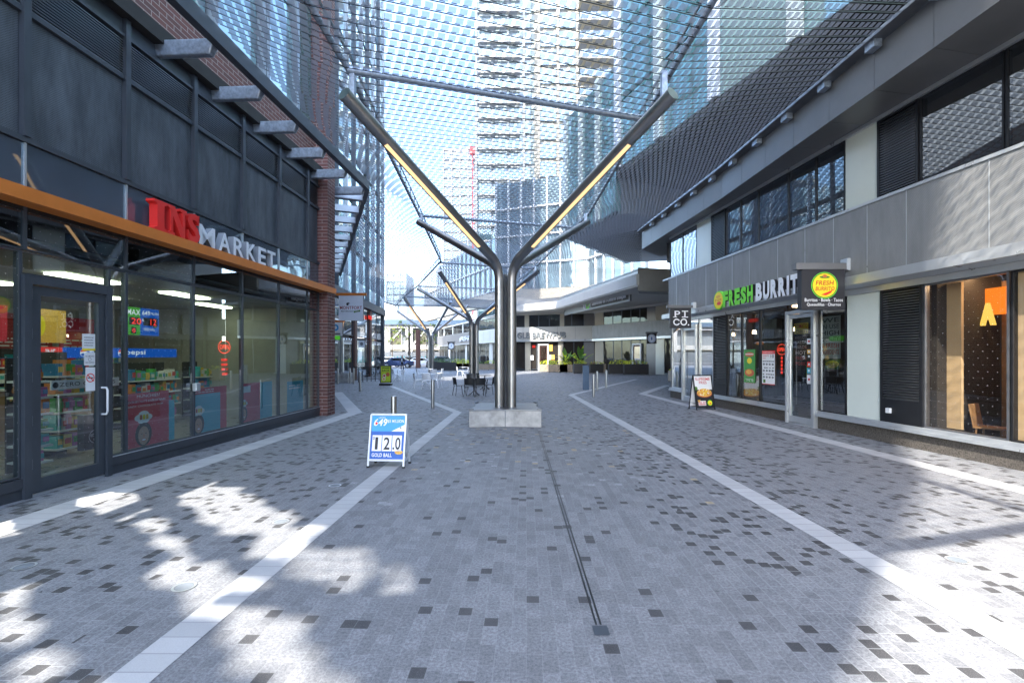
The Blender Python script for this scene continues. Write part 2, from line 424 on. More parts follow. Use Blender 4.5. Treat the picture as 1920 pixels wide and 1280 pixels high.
class Pl:
    """drawing plane: o origin (lower left), ux right, uy up, n outwards"""
    def __init__(s, mb, o, ux, uy): s.mb = mb; s.o = Vector(o); s.ux = Vector(ux).normalized(); s.uy = Vector(uy).normalized(); s.n = s.ux.cross(s.uy).normalized()
    def P(s, x, y, l=0): return s.o + s.ux*x + s.uy*y + s.n*l
    def rect(s, x0, y0, x1, y1, mat, lv=1, st=.0015): return s.mb.quad(s.P(x0,y0,lv*st), s.P(x1,y0,lv*st), s.P(x1,y1,lv*st), s.P(x0,y1,lv*st), mat)
    def poly(s, pts, mat, lv=1, st=.0015): s.mb.add([s.P(x,y,lv*st) for x,y in pts], [tuple(range(len(pts)))], mat)
    def ell(s, cx, cy, rx, ry, mat, lv=1, n=24): s.poly([(cx+rx*cos(2*pi*k/n), cy+ry*sin(2*pi*k/n)) for k in range(n)], mat, lv)
    def ring(s, cx, cy, rx, ry, wd, mat, lv=1, n=28, st=.0015):
        vs = []; 
        for k in range(n):
            c, q = cos(2*pi*k/n), sin(2*pi*k/n); vs += [s.P(cx+rx*c, cy+ry*q, lv*st), s.P(cx+(rx-wd)*c, cy+(ry-wd)*q, lv*st)]
        s.mb.add(vs, [(2*k, 2*((k+1)%n), 2*((k+1)%n)+1, 2*k+1) for k in range(n)], mat)
    def text(s, t, x0, y0, w, h, mat, lv=2, off=0.0, depth=0, st=.0015, side=None, skew=0):
        vs, fs, bd = text_mesh(t, off if depth else off*.5)
        f = lv*st + depth
        a = [s.P(x0+x*w+skew*y*h, y0+y*h, f) for x, y in vs]
        s.mb.add(a, fs, mat)
        if depth:
            n = len(a); b = [s.P(x0+x*w+skew*y*h, y0+y*h, lv*st) for x, y in vs]
            s.mb.add(a+b, [(i, j, j+n, i+n) for i, j in bd], side or mat)
    def lines(s, x0, y0, x1, y1, n, mat, lv=2, fill=.5):
        """rows of small print too small to read"""
        dy = (y1-y0)/n
        for k in range(n):
            x = x0
            while x < x1:
                ww = (x1-x0)*(.06+.12*R()); e = min(x1, x+ww)
                if R() < .88: s.rect(x, y0+k*dy, e, y0+k*dy+dy*fill, mat, lv)
                x = e + (x1-x0)*.03

def tagset(o, label=None, cat=None, group=None, kind=None):
    if label: o['label'] = label
    if cat: o['category'] = cat
    if group: o['group'] = group
    if kind: o['kind'] = kind
    return o
def thing(name, label, cat, group=None, loc=(0,0,0), rz=0):
    o = bpy.data.objects.new(name, None); COL.objects.link(o); o.empty_display_size = .2
    o.location = loc; o.rotation_euler = (0,0,rz); return tagset(o, label, cat, group)
def worldthing(name, label, cat, loc, group=None):
    """empty at loc whose parts are built in world coordinates"""
    o = thing(name, label, cat, group, loc)
    o.matrix_basis = Matrix.Translation(loc); o['world_built'] = 1
    return o
def dup(root, loc, rz=0, label=None, group=None, scale=None):
    r = root.copy(); COL.objects.link(r); r.location = loc; r.rotation_euler = (0,0,rz)
    if scale: r.scale = (scale,)*3
    if label: r['label'] = label
    if group: r['group'] = group
    for ch in list(root.children):
        c = ch.copy(); COL.objects.link(c); c.parent = r; c.matrix_parent_inverse = Matrix()
        for g in list(ch.children):
            d = g.copy(); COL.objects.link(d); d.parent = c; d.matrix_parent_inverse = Matrix()
    return r
def G(px, py):
    y = K*H/(py-HY); return ((px-CX)/K*y, y)
def AT(px, py, y): return Vector(((px-CX)/K*y, y, H+(HY-py)/K*y))

# ------------------------------------------------------------------ ground
def struct(o): o['kind'] = 'structure'; return o
struct(MB('granite_paving').quad((-160,-60,0),(160,-60,0),(160,420,0),(-160,420,0)).build('ground'))
def ribbon(pts, wd, z, mat):
    mb = MB(mat); n = len(pts); L = []; Rr = []
    for i, p in enumerate(pts):
        a = Vector(pts[max(i-1,0)]); b = Vector(pts[min(i+1,n-1)]); p = Vector(p)
        if 0 < i < n-1:
            d1 = (p-a).normalized(); d2 = (b-p).normalized(); t = (d1+d2).normalized(); k = 1/max(.3, t.dot(d1))
        else: t = (b-a).normalized(); k = 1
        q = Vector((-t.y, t.x))*wd/2*k; L.append(p+q); Rr.append(p-q)
    for i in range(n-1):
        mb.quad((Rr[i].x,Rr[i].y,z),(Rr[i+1].x,Rr[i+1].y,z),(L[i+1].x,L[i+1].y,z),(L[i].x,L[i].y,z))
    return mb
for pts, wd in (([(-5.50,-3),(-5.27,4.94),(-4.9,15),(-8.4,23.1)], .42), ([(-2.4,-3),(-2.12,2.63),(-1.7,15),(-6.9,27.5)], .26),
                ([(3.3,-3),(3.16,3),(2.66,21.6),(9.1,35.2)], .27), ([(7.1,0),(6.78,6.35),(6.3,15.4),(6.04,22.2),(9.2,28.4)], .36)):
    o = ribbon(pts, wd, .004, 'pale_band').build('paving_band'); struct(o)
struct(MB('asphalt').quad((-120,64,.005),(60,92,.005),(60,104,.005),(-120,76,.005)).build('street'))
# slot drain
d = MB('black_metal')
for x in (.562, .592): d.quad((x-.007,3.2,.004),(x+.007,3.2,.004),(x+.065,11.4,.004),(x+.051,11.4,.004))
o = d.build('drain_channel'); tagset(o, 'narrow double slot drain running through the paving to the concrete seat', 'drain')
o = worldthing('drain_cover', 'dark square plate at the near end of the slot drain', 'drain cover', (.58,3.1,0))
MB('dark_metal').quad((.53,3.08,.004),(.63,3.08,.004),(.63,3.19,.004),(.53,3.19,.004)).build('plate', o)
for i, (px, py, lb) in enumerate(((45,1062,'leftmost, near the shop door'),(345,1100,'between the two left bands'),(628,910,'beyond the lottery board shadow patch'),(1795,1050,'in the sunlight at right'),(527,978,'beside the diagonal pale band'))):
    x, y = G(px, py); m = MB('silver'); m2 = Pl(m, (x, y, .004), (1,0,0), (0,1,0)); m2.ring(0,0,.085,.085,.018,'silver',1); m2.ell(0,0,.066,.066,'slate',1)
    o = m.build('ground_light'); tagset(o, 'round flush uplight set in the paving, '+lb, 'ground light', 'round uplights in the paving')

# ------------------------------------------------------------------ left building (market)
L0 = -6.407
FL = Fr((L0, 0), (L0+.0488*100, 100), (1, 0))
def sL(px, p=0): return (6.407-p)*K/(1004-px)/.9988
def zL(px, py, p=0): return H+(HY-py)/K*(6.407-p)*K/(1004-px)
SE = 14.2       # end of the glazed wall
lb = worldthing('market_building', 'dark steel and glass shop building on the left with brick corner pier', 'building', (L0-3, 8, 0))
mul = [4.35+1.4925*0] ; mul = [14.2-.72-1.492*i for i in range(6, -1, -1)]  # 4.53 .. 13.48
mul = [m for m in mul] + [SE]
def part(mb, name, parent, label=None, **kw):
    o = mb.build(name, parent, **kw)
    if label: o['label'] = label
    return o
S0 = mul[0]
def fr_window(parent, fr, s0, s1, z0, z1, gm, fm='dark_metal', fw=.035, p=0, name='window', dp=.06, label=None):
    w_ = MB(gm).quad(fr.pt(s0,p,z0), fr.pt(s1,p,z0), fr.pt(s1,p,z1), fr.pt(s0,p,z1)); g = w_.build(name, parent)
    if label: g['label'] = label
    f = MB(fm)
    f.box(fr, s0, s0+fw, p-dp, p+.02, z0, z1); f.box(fr, s1-fw, s1, p-dp, p+.02, z0, z1)
    f.box(fr, s0+fw, s1-fw, p-dp, p+.019, z0, z0+fw); f.box(fr, s0+fw, s1-fw, p-dp, p+.019, z1-fw, z1)
    fo = f.build('frame', g); fo.matrix_parent_inverse = Matrix()
    return g
# plinth (skips the door)
dS0, dS1 = sL(40)-.02, sL(203)
for a, b in ((S0, dS0), (dS1, SE)):
    m = MB('dark_plinth').box(FL, a, b, -.1, .03, 0, .13); m.box(FL, a, b, -.1, .045, .135, .26)
    part(m, 'plinth', lb)
part(MB('silver').box(FL, dS1, SE, -.02, .05, .262, .272), 'sill', lb)
# ground-floor windows
bays = []
edges = [S0, dS0] + [dS1] + [m for m in mul if m > dS1+.2]
for a, b in ((S0, dS0), (dS1, mul[2])) + tuple((mul[i], mul[i+1]) for i in range(2, len(mul)-1)):
    near = a < mul[3]
    fr_window(lb, FL, a, b, .272, 3.10, 'frit_glass' if near else 'shop_glass', fw=.022)
for a, b in [(mul[i], mul[i+1]) for i in range(len(mul)-1)]:
    fr_window(lb, FL, a, b, 3.11, 3.72, 'frit_glass' if a < mul[3] else 'shop_glass', fw=.022, name='transom_window')
    part(MB('spandrel_glass').box(FL, a+.012, b-.012, -.05, .0, 3.82, 4.45), 'spandrel_panel', lb)
    part(MB('dark_mesh').box(FL, a+.05, b-.05, -.08, -.02, 4.54, 6.06), 'mesh_panel', lb)
    lv = MB('dark_metal')
    for k in range(14):
        z = 6.155+k*.04; lv.hexa([FL.pt(a+.04,-.07,z+.02),FL.pt(b-.04,-.07,z+.02),FL.pt(b-.04,-.0,z),FL.pt(a+.04,0,z),
                                  FL.pt(a+.04,-.07,z+.028),FL.pt(b-.04,-.07,z+.028),FL.pt(b-.04,-.0,z+.012),FL.pt(a+.04,0,z+.012)], 'rail_steel')
    lv.box(FL, a+.03, b-.03, -.12, -.09, 6.14, 6.74, 'soft_black')
    part(lv, 'louvre', lb)
    part(MB('dark_metal').box(FL, a+.01, b-.01, -.06, -.01, 6.78, 7.02), 'top_panel', lb)
fm = MB('dark_metal')
fm.box(FL, S0, SE, -.06, .035, 4.46, 4.53); fm.box(FL, S0, SE, -.06, .03, 6.07, 6.135); fm.box(FL, S0, SE, -.06, .03, 6.735, 6.78)
part(fm, 'horizontal_rails', lb)
for s_ in mul[:-1]:
    part(MB('dark_metal').box(FL, s_-.045, s_+.045, -.06, .055, 4.532, 7.02), 'mullion', lb)
    part(MB('silver').box(FL, s_-.012, s_+.012, -.01, .025, 3.84, 4.455), 'spandrel_joint', lb)
# orange canopy fascia
oc = MB('orange_metal')
oc.box(FL, S0-3.0, SE+.55, .02, .30, 3.652, 3.82)
part(oc, 'orange_fascia', lb)
part(MB('black_metal').box(FL, S0, SE, -.02, .018, 3.60, 3.83), 'fascia_channel', lb)
# dark soffit and backing
bk = MB('soft_black')
bk.box(FL, S0, SE, -.30, -.13, 3.73, 7.02)
bk.box(FL, S0, SE+.25, -.4, .16, 7.03, 7.28)
part(bk, 'backing_wall', lb)
part(MB('brick').box(FL, S0, SE+.1, -.5, -.12, 7.29, 8.15), 'brick_band', lb)
# upper storeys: glass bays, dark fins, brick
ub = [(4.75, 7.4), (7.55, 9.6), (9.85, 11.35), (11.75, 14.15)]
for a, b in ub:
    for z0 in range(0, 8):
        za = 8.16 + z0*3.0
        part(MB('teal_glass').box(FL, a, b, -.35, -.2, za, za+2.92), 'window', lb)
part(MB('slate').box(FL, 4.6, 14.15, -.7, -.36, 8.16, 32), 'curtain_wall', lb)
for s_ in (4.67, 7.47, 9.72, 11.45, 11.62, 13.1):
    part(MB('grey_panel').box(FL, s_-.07, s_+.07, -.34, -.05, 8.16, 32), 'fin', lb)
pier = MB('brick')
pier.box(FL, SE, SE+.52, -.6, .27, 0, 46); part(pier, 'brick_pier', lb)
pb = MB('brick'); pb.prism([(FL.pt(SE+.52,-.6,0).x,FL.pt(SE+.52,-.6,0).y), (-5.75,15.25),(-6.2,16.3),(-14,34),(-20,34),(-20,14)], 0, 11); part(pb, 'side_wall', lb)
# added unseen wall behind the camera, holes shaped to cast the sun patches
def polyin(x, y, P):
    c = False; j = len(P)-1
    for i in range(len(P)):
        if (P[i][1] > y) != (P[j][1] > y) and x < (P[j][0]-P[i][0])*(y-P[i][1])/(P[j][1]-P[i][1])+P[i][0]: c = not c
        j = i
    return c
zp = lambda L_, ox=0: [G(ox+x/3, 860+y/3) for x, y in L_]
patches = [zp([(430,240),(640,190),(740,200),(800,260),(720,330),(580,350),(540,300)]),
 zp([(1020,200),(1200,150),(1400,200),(1520,300),(1400,380),(1300,400),(1180,380),(1100,300)]),
 zp([(1400,470),(1480,340),(1600,310),(1720,370),(1780,420),(1620,500),(1480,520)]),
 zp([(780,380),(900,340),(980,400),(1080,520),(1040,580),(930,570),(830,450)]),
 zp([(880,620),(1100,590),(1250,610),(1330,660),(1420,690),(1300,800),(1180,860),(1100,830),(1040,750),(930,700)]),
 zp([(1130,870),(1380,700),(1480,760),(1600,880),(1700,980),(1800,1080),(1860,1270),(1400,1300),(1350,1150),(1230,1000),(1250,950)]),
 zp([(1560,520),(1750,500),(1960,510),(2100,520),(2060,600),(1960,750),(1920,740),(1700,640)]),
 zp([(240,570),(300,570),(360,660),(370,760),(350,900),(290,900),(260,720)], 640),
 zp([(-60,770),(160,740),(230,820),(200,960),(120,1060),(-60,1080)]),
 zp([(400,1220),(520,1180),(600,1300),(350,1300)]), zp([(-300,370),(90,360),(110,420),(-300,470)]),
 zp([(100,1120),(300,1050),(360,1150),(200,1290),(0,1330)])]
def grow(P, f=1.16):
    mx = sum(p[0] for p in P)/len(P); my = sum(p[1] for p in P)/len(P); return [(mx+(x-mx)*f, my+(y-my)*f) for x, y in P]
patches = [grow(P, 1.24) for P in patches]
bw = MB('concrete'); XW = -6.5; cl = .06
nz = int(14.4/cl)
y_a, y_b = -5.6, S0-.35
for k in range(nz):
    z = (k+.5)*cl; run = None; y_a = -6.1-.42*z
    n = int((y_b-y_a)/cl)
    for i in range(n+1):
        y = y_a+(i+.5)*cl
        gx, gy = XW+SUN_H[0]*z, y+SUN_H[1]*z
        gx += .045*sin(gy*9+gx*5)+.03*sin(gx*23); gy += .06*sin(gx*11+1.3)+.035*sin(gy*21)
        solid = i < n and not any(polyin(gx, gy, P) for P in patches)
        if solid and run is None: run = y-cl/2
        if not solid and run is not None:
            bw.cube(XW-.04, XW+.04, run, y-cl/2, k*cl, (k+1)*cl); run = None
scr = worldthing('sun_mask_wall', 'unseen concrete wall behind the viewer, with openings shaped to cast sun patches', 'screen wall', (XW, 0, 0))
part(bw, 'screen', scr, recalc=False)
ye = lambda z: -6.1-.42*z if z < 28 else -17.86-.2*(z-28)  # unseen upper wall, added; its leaning edge is set to shape the shade
m = MB('slate'); m.hexa([(-6.75,ye(28),28),(-6.45,ye(28),28),(-6.45,S0-.35,28),(-6.75,S0-.35,28),(-6.75,ye(48),48),(-6.45,ye(48),48),(-6.45,S0-.35,48),(-6.75,S0-.35,48)])
m.hexa([(-6.75,ye(nz*cl),nz*cl),(-6.45,ye(nz*cl),nz*cl),(-6.45,S0-.35,nz*cl),(-6.75,S0-.35,nz*cl),(-6.75,ye(28),27.995),(-6.45,ye(28),27.995),(-6.45,S0-.35,27.995),(-6.75,S0-.35,27.995)]); part(m, 'shade_wall', scr)
part(MB('brick').cube(-14, -6.5, S0-.34, S0-.02, 0, 46), 'end_wall', lb)
part(MB('slate').cube(-14, -7.2, S0, 15.0, 11, 46), 'shade_core', lb)  # unseen core, sized so its shadow edge falls across the brewpub
part(MB('soft_black').box(FL, S0, SE, -.31, -.14, 3.725, 3.76), 'head_flashing', lb)

# steel outriggers + edge beam
for i in range(8):
    s_ = 8.19 + (i-2)*1.41
    if s_ < S0: continue
    q = MB('galvanised'); n = 8
    q.hexa([FL.pt(s_-.06,-.05,6.86),FL.pt(s_+.06,-.05,6.86),FL.pt(s_+.06,.92,6.86),FL.pt(s_-.06,.92,6.86),
            FL.pt(s_-.1,-.05,7.10),FL.pt(s_+.1,-.05,7.10),FL.pt(s_+.1,1.02,7.10),FL.pt(s_-.1,1.02,7.10)])
    o = q.build('outrigger', lb, bevel=.02)
EBF = [(-5.42,-1.2),(-4.55,15.1),(-11.9,33.0)]
eb = MB('dark_metal')
for a, b in zip(EBF, EBF[1:]): eb.bar((*a,7.1), (*b,7.1), .14, .26)
part(eb, 'edge_beam', lb)
f2 = Fr((-4.55,15.1),(-11.9,33.0),(-1,-.4))
for i in range(11):
    part(MB('rail_steel').box(f2, .9+i*1.5, 1.12+i*1.5, .05, 1.3, 6.92, 7.14), 'outrigger', lb)
# door
dr = worldthing('shop_door', 'glazed dark framed shop door with pull handle and pasted notices, left', 'door', (FL.pt((dS0+dS1)/2,0,0)))
dr['category'] = 'door'
DZ = 2.80
f = MB('dark_metal')
f.box(FL, dS0, dS0+.09, -.06, .07, 0, DZ); f.box(FL, dS1-.09, dS1, -.06, .07, 0, DZ); f.box(FL, dS0+.09, dS1-.09, -.06, .068, DZ-.11, DZ)
f.box(FL, dS0+.09, dS1-.09, -.06, .03, 0, .03, 'silver')
part(f, 'door_frame', dr)
lf = MB('dark_metal'); a, b = dS0+.1, dS1-.1
lf.box(FL, a, a+.12, -.03, .04, .04, DZ-.12); lf.box(FL, b-.1, b, -.03, .04, .04, DZ-.12)
lf.box(FL, a+.12, b-.1, -.03, .039, .04, .22); lf.box(FL, a+.12, b-.1, -.03, .039, DZ-.24, DZ-.12)
leaf = part(lf, 'door_leaf', dr)
part(MB('frit_glass').quad(FL.pt(a+.12,0,.22),FL.pt(b-.1,0,.22),FL.pt(b-.1,0,DZ-.24),FL.pt(a+.12,0,DZ-.24)), 'door_glass', dr)
for z in (.35, .9, 1.45, 2.0, 2.5): part(MB('silver').box(FL, a-.03, a, .04, .06, z, z+.13), 'hinge', dr)
h = MB('white_metal'); hs = b-.05
h.tube([FL.pt(hs,.04,.93),FL.pt(hs,.11,.93),FL.pt(hs,.13,.97),FL.pt(hs,.13,1.28),FL.pt(hs,.11,1.32),FL.pt(hs,.04,1.32)], .014, 8)
part(h, 'handle', dr, smooth=True)
fr_window(dr, FL, dS0, dS1, DZ+.01, 3.095, 'frit_glass', fw=.015, name='overlight')
# notices on the door glass
def on_left(px, py, p=0.006): return sL(px,p), zL(px,py,p)
def plL(mb, s_, z_, p): return Pl(mb, FL.pt(s_,p,z_), (FL.u.x,FL.u.y,0), (0,0,1))
nb = b-.1
m = MB('paper'); q = plL(m, nb-.22, 1.86, .004); q.rect(0,0,.2,.24,'paper'); q.lines(.03,.07,.17,.22,4,'ink',2,.25); q.rect(0,0,.2,.03,'yellow',2)
tagset(m.build('notice'), 'white printed notice with yellow foot, topmost on the shop door glass', 'notice')
m = MB('paper'); q = plL(m, nb-.19, 1.65, .004); q.rect(0,0,.17,.18,'paper'); q.text('NO SMOKING',.02,.12,.13,.02,'ink',2,.01); q.text('NO VAPING',.02,.03,.13,.02,'ink',2,.01); q.ring(.085,.085,.025,.025,.004,'ink',2)
tagset(m.build('notice'), 'small white notice reading no smoking, middle of the shop door notices', 'notice')
m = MB('paper'); q = plL(m, nb-.17, 1.28, .004); q.rect(0,0,.15,.34,'paper'); q.ring(.075,.19,.065,.065,.013,'red_paint',2); q.rect(.03,.182,.12,.196,'ink',2); q.poly([(.02,.235),(.03,.245),(.13,.145),(.12,.135)],'red_paint',3)
tagset(m.build('notice'), 'white sign with red no smoking circle on shop door', 'notice')
# glazing lock box
m = MB('silver').box(FL, mul[3]-.06, mul[3]+.06, .02, .1, 1.12, 1.27); tagset(m.build('lock_box', bevel=.01), 'small silver lock box fixed on the mullion of the shop window', 'lock box')

# big letters
m = MB('red_paint')
q = plL(m, (sL(292,.3)+.03), 3.825, .12)
hI = .50; dI = .14
def pbox(q, x0,y0,x1,y1, d0, d1, mat): 
    P = q.P; q.mb.hexa([P(x0,y0,d0),P(x1,y0,d0),P(x1,y0,d1),P(x0,y0,d1),P(x0,y1,d0),P(x1,y1,d0),P(x1,y1,d1),P(x0,y1,d1)], mat)
def pprism(q, pts, d0, d1, mat):
    n = len(pts); vs = [q.P(x,y,d0) for x,y in pts]+[q.P(x,y,d1) for x,y in pts]
    q.mb.add(vs, [tuple(range(n-1,-1,-1)),tuple(range(n,2*n))]+[(i,(i+1)%n,(i+1)%n+n,i+n) for i in range(n)], mat)
sx0 = .0
pprism(q, [(0,0),(.29,0),(.29,.04),(.22,.07),(.22,hI-.07),(.29,hI-.04),(.29,hI),(0,hI),(0,hI-.04),(.07,hI-.07),(.07,.07),(0,.04)], 0, dI, 'red_paint')
m2 = MB('red_paint'); q2 = plL(m2, (sL(292,.3)+.03)+.30, 3.825, .12)
pprism(q2, [(0,0),(.15,0),(.15,.04),(.11,.06),(.11,.33),(.30,0),(.39,0),(.39,hI-.06),(.43,hI-.04),(.43,hI),(.28,hI),(.28,hI-.04),(.33,hI-.06),(.33,.18),(.15,hI),(0,hI),(0,hI-.04),(.05,hI-.07),(.05,.06),(0,.04)], 0, dI, 'red_paint')
m3 = MB('red_paint'); q3 = plL(m3, (sL(292,.3)+.03)+.755, 3.825, .12)
q3.text('S', 0, -.01, .31, hI+.02, 'red_paint', 0, .035, dI)
pprism(q3, [(.26,.33),(.29,.33),(.29,hI),(.26,hI)], 0, dI, 'red_paint'); pprism(q3, [(.015,0),(.045,0),(.045,.17),(.015,.17)], 0, dI, 'red_paint')
ls = worldthing('shop_sign', 'large red and white raised letters INS MARKET standing on orange fascia', 'sign', FL.pt(9.5,.2,3.82))
for mm in (m, m2, m3): part(mm, 'letter', ls)
sM0, sM1 = sL(376,.28), sL(523,.28)
ws = [('M',1.25),('A',1.05),('R',1),('K',1),('E',.85),('T',.95)]; tot = sum(x for _, x in ws); x = sM0+.06
for ch, ww in ws:
    wd = (sM1-sM0)*ww/tot; mm = MB('sign_white'); q = plL(mm, x, 3.83, .10); q.text(ch, 0, 0, wd*.80, .39, 'sign_white', 0, .018, .12, side='bg_grey'); part(mm, 'letter', ls); x += wd

# ---- market interior
room = MB('room_wall')
room.box(FL, S0, SE, -6.3, -6.2, 0, 3.2); room.box(FL, S0, SE+.0, -6.2, -.3, 3.16, 3.2)
room.box(FL, S0, S0+.08, -6.2, -.3, 0, 3.16); room.box(FL, SE-.08, SE, -6.2, -.15, 0, 3.16)
part(room, 'interior_wall', lb)
part(MB('room_floor').box(FL, S0, SE, -6.2, -.1, 0.006, .03), 'interior_floor', lb)
m = MB('room_dark'); m.box(FL, S0, SE, -6.2, -.31, 3.765, 3.8); m.box(FL, S0, SE, -2.5, -2.45, 3.21, 3.76); m.box(FL, SE-.09, SE-.005, -2.44, -.15, 3.21, 3.76); part(m, 'plenum', lb)
for k in range(6): part(MB('rail_steel').tube([FL.pt(S0+.5,-.5-.3*k,3.35+.05*(k%3)), FL.pt(SE-.5,-.5-.3*k,3.35+.05*(k%3))], .03, 6), 'service_pipe', lb)
for i, (s_, p_) in enumerate([(6.0,-1.5),(6.0,-3.6),(8.4,-1.5),(8.4,-3.6),(10.8,-1.5),(10.8,-3.6),(13.0,-2.4)]):
    o = MB('ceiling_lamp').box(FL, s_-.6, s_+.6, p_-.16, p_+.16, 3.12, 3.155).build('ceiling_light')
    tagset(o, 'long rectangular ceiling light glowing inside the market', 'ceiling light', 'ceiling lights inside the market')
# header boards
def on_p(px, py, p): return (6.407-p)*K/(1004-px)/.9988, H+(HY-py)/K*(6.407-p)*K/(1004-px)
p_ = -2.3
s1,_ = on_p(60,655,p_); s2,_ = on_p(106,655,p_); s3,_ = on_p(182,655,p_); s4,_ = on_p(325,655,p_)
m = MB('lit_red').box(FL, s1, s2, p_-.1, p_, 1.74, 1.94); q = plL(m, s1, 1.74, p_); q.text('INS', .12,.035,(s2-s1)*.4,.13,'lit_white',3,.03); tagset(m.build('header_sign'), 'glowing red header with white INS letters above the snack shelves', 'sign')
for aa, bb, lab in ((s2+.02, s3, 'short blue lit cola header seen through the shop door'), (s3+.05, s4, 'long blue lit cola header seen through the shop window')):
    m = MB('lit_blue').box(FL, aa, bb, p_-.1, p_, 1.74, 1.94); q = plL(m, aa, 1.74, p_)
    xx = (bb-aa)*(.5 if aa < s3 else .2)
    q.ell(xx, .1, .075, .075, 'lit_white', 2); q.poly([(xx-.07,.11),(xx-.05,.16),(xx,.175),(xx+.05,.155),(xx+.065,.13)], 'lit_red', 3); q.poly([(xx-.065,.075),(xx,.095),(xx+.06,.07),(xx+.03,.04),(xx-.03,.035)], 'lit_blue', 3)
    q.text('pepsi', xx+.13, .035, .5, .13, 'lit_white', 2, .02)
    tagset(m.build('header_sign'), lab, 'sign')
# shelves with packets
def shelf_unit(s0, s1, p0, lab, rows=6, zt=1.65, dep=.45):
    t = worldthing('shelf_unit', lab, 'shelf', FL.pt((s0+s1)/2,p0,0.03), 'snack shelves inside the market')
    part(MB('room_dark').box(FL, s0, s1, p0-dep-.03, p0-dep, .03, zt+.1), 'back_panel', t)
    for k in range(rows):
        z = .2+k*(zt-.2)/rows
        part(MB('white_metal').box(FL, s0, s1, p0-dep, p0+.02, z-.03, z), 'shelf', t)
        x = s0+.02
        while x < s1-.1:
            ww = .07+.08*R(); hh = (zt-.2)/rows*(.55+.35*R()); mt = random.choice(PROD)
            a0 = x; m = MB(mt).box(FL, a0, min(a0+ww, s1-.01), p0-.3+.06*R(), p0-.02-.04*R(), z+.001, z+hh)
            m.box(FL, a0+ww*.15, min(a0+ww*.85, s1-.02), p0-.0199, p0-.012, z+hh*.3, z+hh*.75, random.choice(PROD))
            o = m.build('snack_package'); tagset(o, 'small bright snack packet standing on a market shelf', 'snack packet', 'snack packets on the market shelves')
            x += ww+.012
shelf_unit(on_p(60,700,-1.0)[0], on_p(92,700,-1.0)[0], -1.0, 'tall narrow snack shelf just inside the shop door')
shelf_unit(on_p(98,700,-1.7)[0], on_p(162,700,-1.7)[0], -1.7, 'wide snack shelf behind the shop door', 5, 1.75)
shelf_unit(on_p(237,700,-3.2)[0], on_p(330,700,-3.2)[0], -3.2, 'snack shelf behind the first shop window', 4, 1.5)
shelf_unit(on_p(365,700,-3.2)[0], on_p(450,700,-3.2)[0], -3.2, 'snack shelf behind the second shop window', 4, 1.5)
shelf_unit(8.6, 10.2, -5.6, 'back wall drinks shelf, first from the door', 5, 1.85)
shelf_unit(10.4, 12.0, -5.6, 'back wall drinks shelf in the middle', 5, 1.85)
shelf_unit(12.2, 13.8, -5.6, 'back wall drinks shelf at the far end', 5, 1.85)
m = MB('paper'); s_, z_ = on_p(92,718,-.7); m.box(FL, s_, s_+1.15, -.72, -.70, 1.28, 1.42); q = plL(m, s_, 1.28, -.70); q.text('ZERO CALORIES', .12,.045,.95,.06,'ink',2,.01); q.ell(.06,.07,.045,.045,'ink',2)
tagset(m.build('header_sign'), 'white strip sign reading zero calories behind the shop door', 'sign')
m = MB('plastic_black').box(FL, s_+.45, s_+.95, -.75, -.65, .3, .85); q = plL(m, s_+.45, .3, -.65); q.ring(.25,.2,.16,.12,.006,'paper',2); q.text('EDWARD', .12,.2,.26,.04,'paper',2,.01); q.text('MARC', .17,.13,.16,.04,'paper',2,.01)
tagset(m.build('carton'), 'dark blue carton with white framed lettering at the foot of the shop door', 'box')
# lottery screens hanging in the window
pS = -.25
s1, z1 = on_p(235,563,pS); s2, _ = on_p(262,563,pS); s3, _ = on_p(297,563,pS)
zt = zL(262,577,pS); zb = zL(262,628,pS)
m = MB('lit_green').box(FL, s1, s2, pS-.05, pS, zb, zt); q = plL(m, s1, zb, pS); hh = zt-zb
q.text('MAX', .02, hh*.72, .26, hh*.2, 'lit_white', 2, .02); q.rect(.06,hh*.36,(s2-s1)-.02,hh*.64,'ink',2); q.text('20', .10,hh*.39,.2,hh*.22,'led_red',3,.02); q.rect(.1,hh*.04,.2,hh*.28,'ink',2); q.text('0',.12,hh*.08,.06,hh*.16,'led_red',3,.01)
tagset(m.build('lottery_screen'), 'green lottery screen showing red 20 inside the shop window', 'screen')
m = MB('lit_blue').box(FL, s2+.01, s3, pS-.05, pS, zb, zt); q = plL(m, s2+.01, zb, pS); ww = s3-s2
q.text('649', .03,hh*.74,ww*.4,hh*.18,'lit_white',2,.02); q.text('MILLION',ww*.52,hh*.78,ww*.42,hh*.1,'lit_white',2,.0); q.rect(.05,hh*.36,ww*.9,hh*.66,'ink',2); q.text('12',ww*.5,hh*.39,ww*.32,hh*.24,'led_red',3,.02); q.text('$',.02,hh*.5,.04,hh*.1,'lit_white',3); q.text('GOLD BALL',ww*.15,hh*.18,ww*.6,hh*.1,'lit_white',2,.01); q.ell(ww*.75,hh*.34,ww*.1,hh*.04,'yellow',1)
tagset(m.build('lottery_screen'), 'blue lottery screen showing red 12 beside the green one', 'screen')
# neon open sign
s1, z1 = on_p(420,652,-.2)
m = MB('neon_red'); q = plL(m, s1-.2, z1-.18, -.2); q.ring(.2,.2,.2,.14,.012,'neon_red',1); q.text('OPEN',.05,.15,.3,.1,'neon_red',2,.0)
for k in range(4): q.text('2 4 7', .1, -.08-.1*k, .18, .06, 'led_red', 2, 0) if False else q.lines(.1,-.10-.1*k,.3,-.04-.1*k,1,'led_red',2,.9)
tagset(m.build('neon_sign'), 'oval red neon sign reading open inside the market window', 'neon sign')
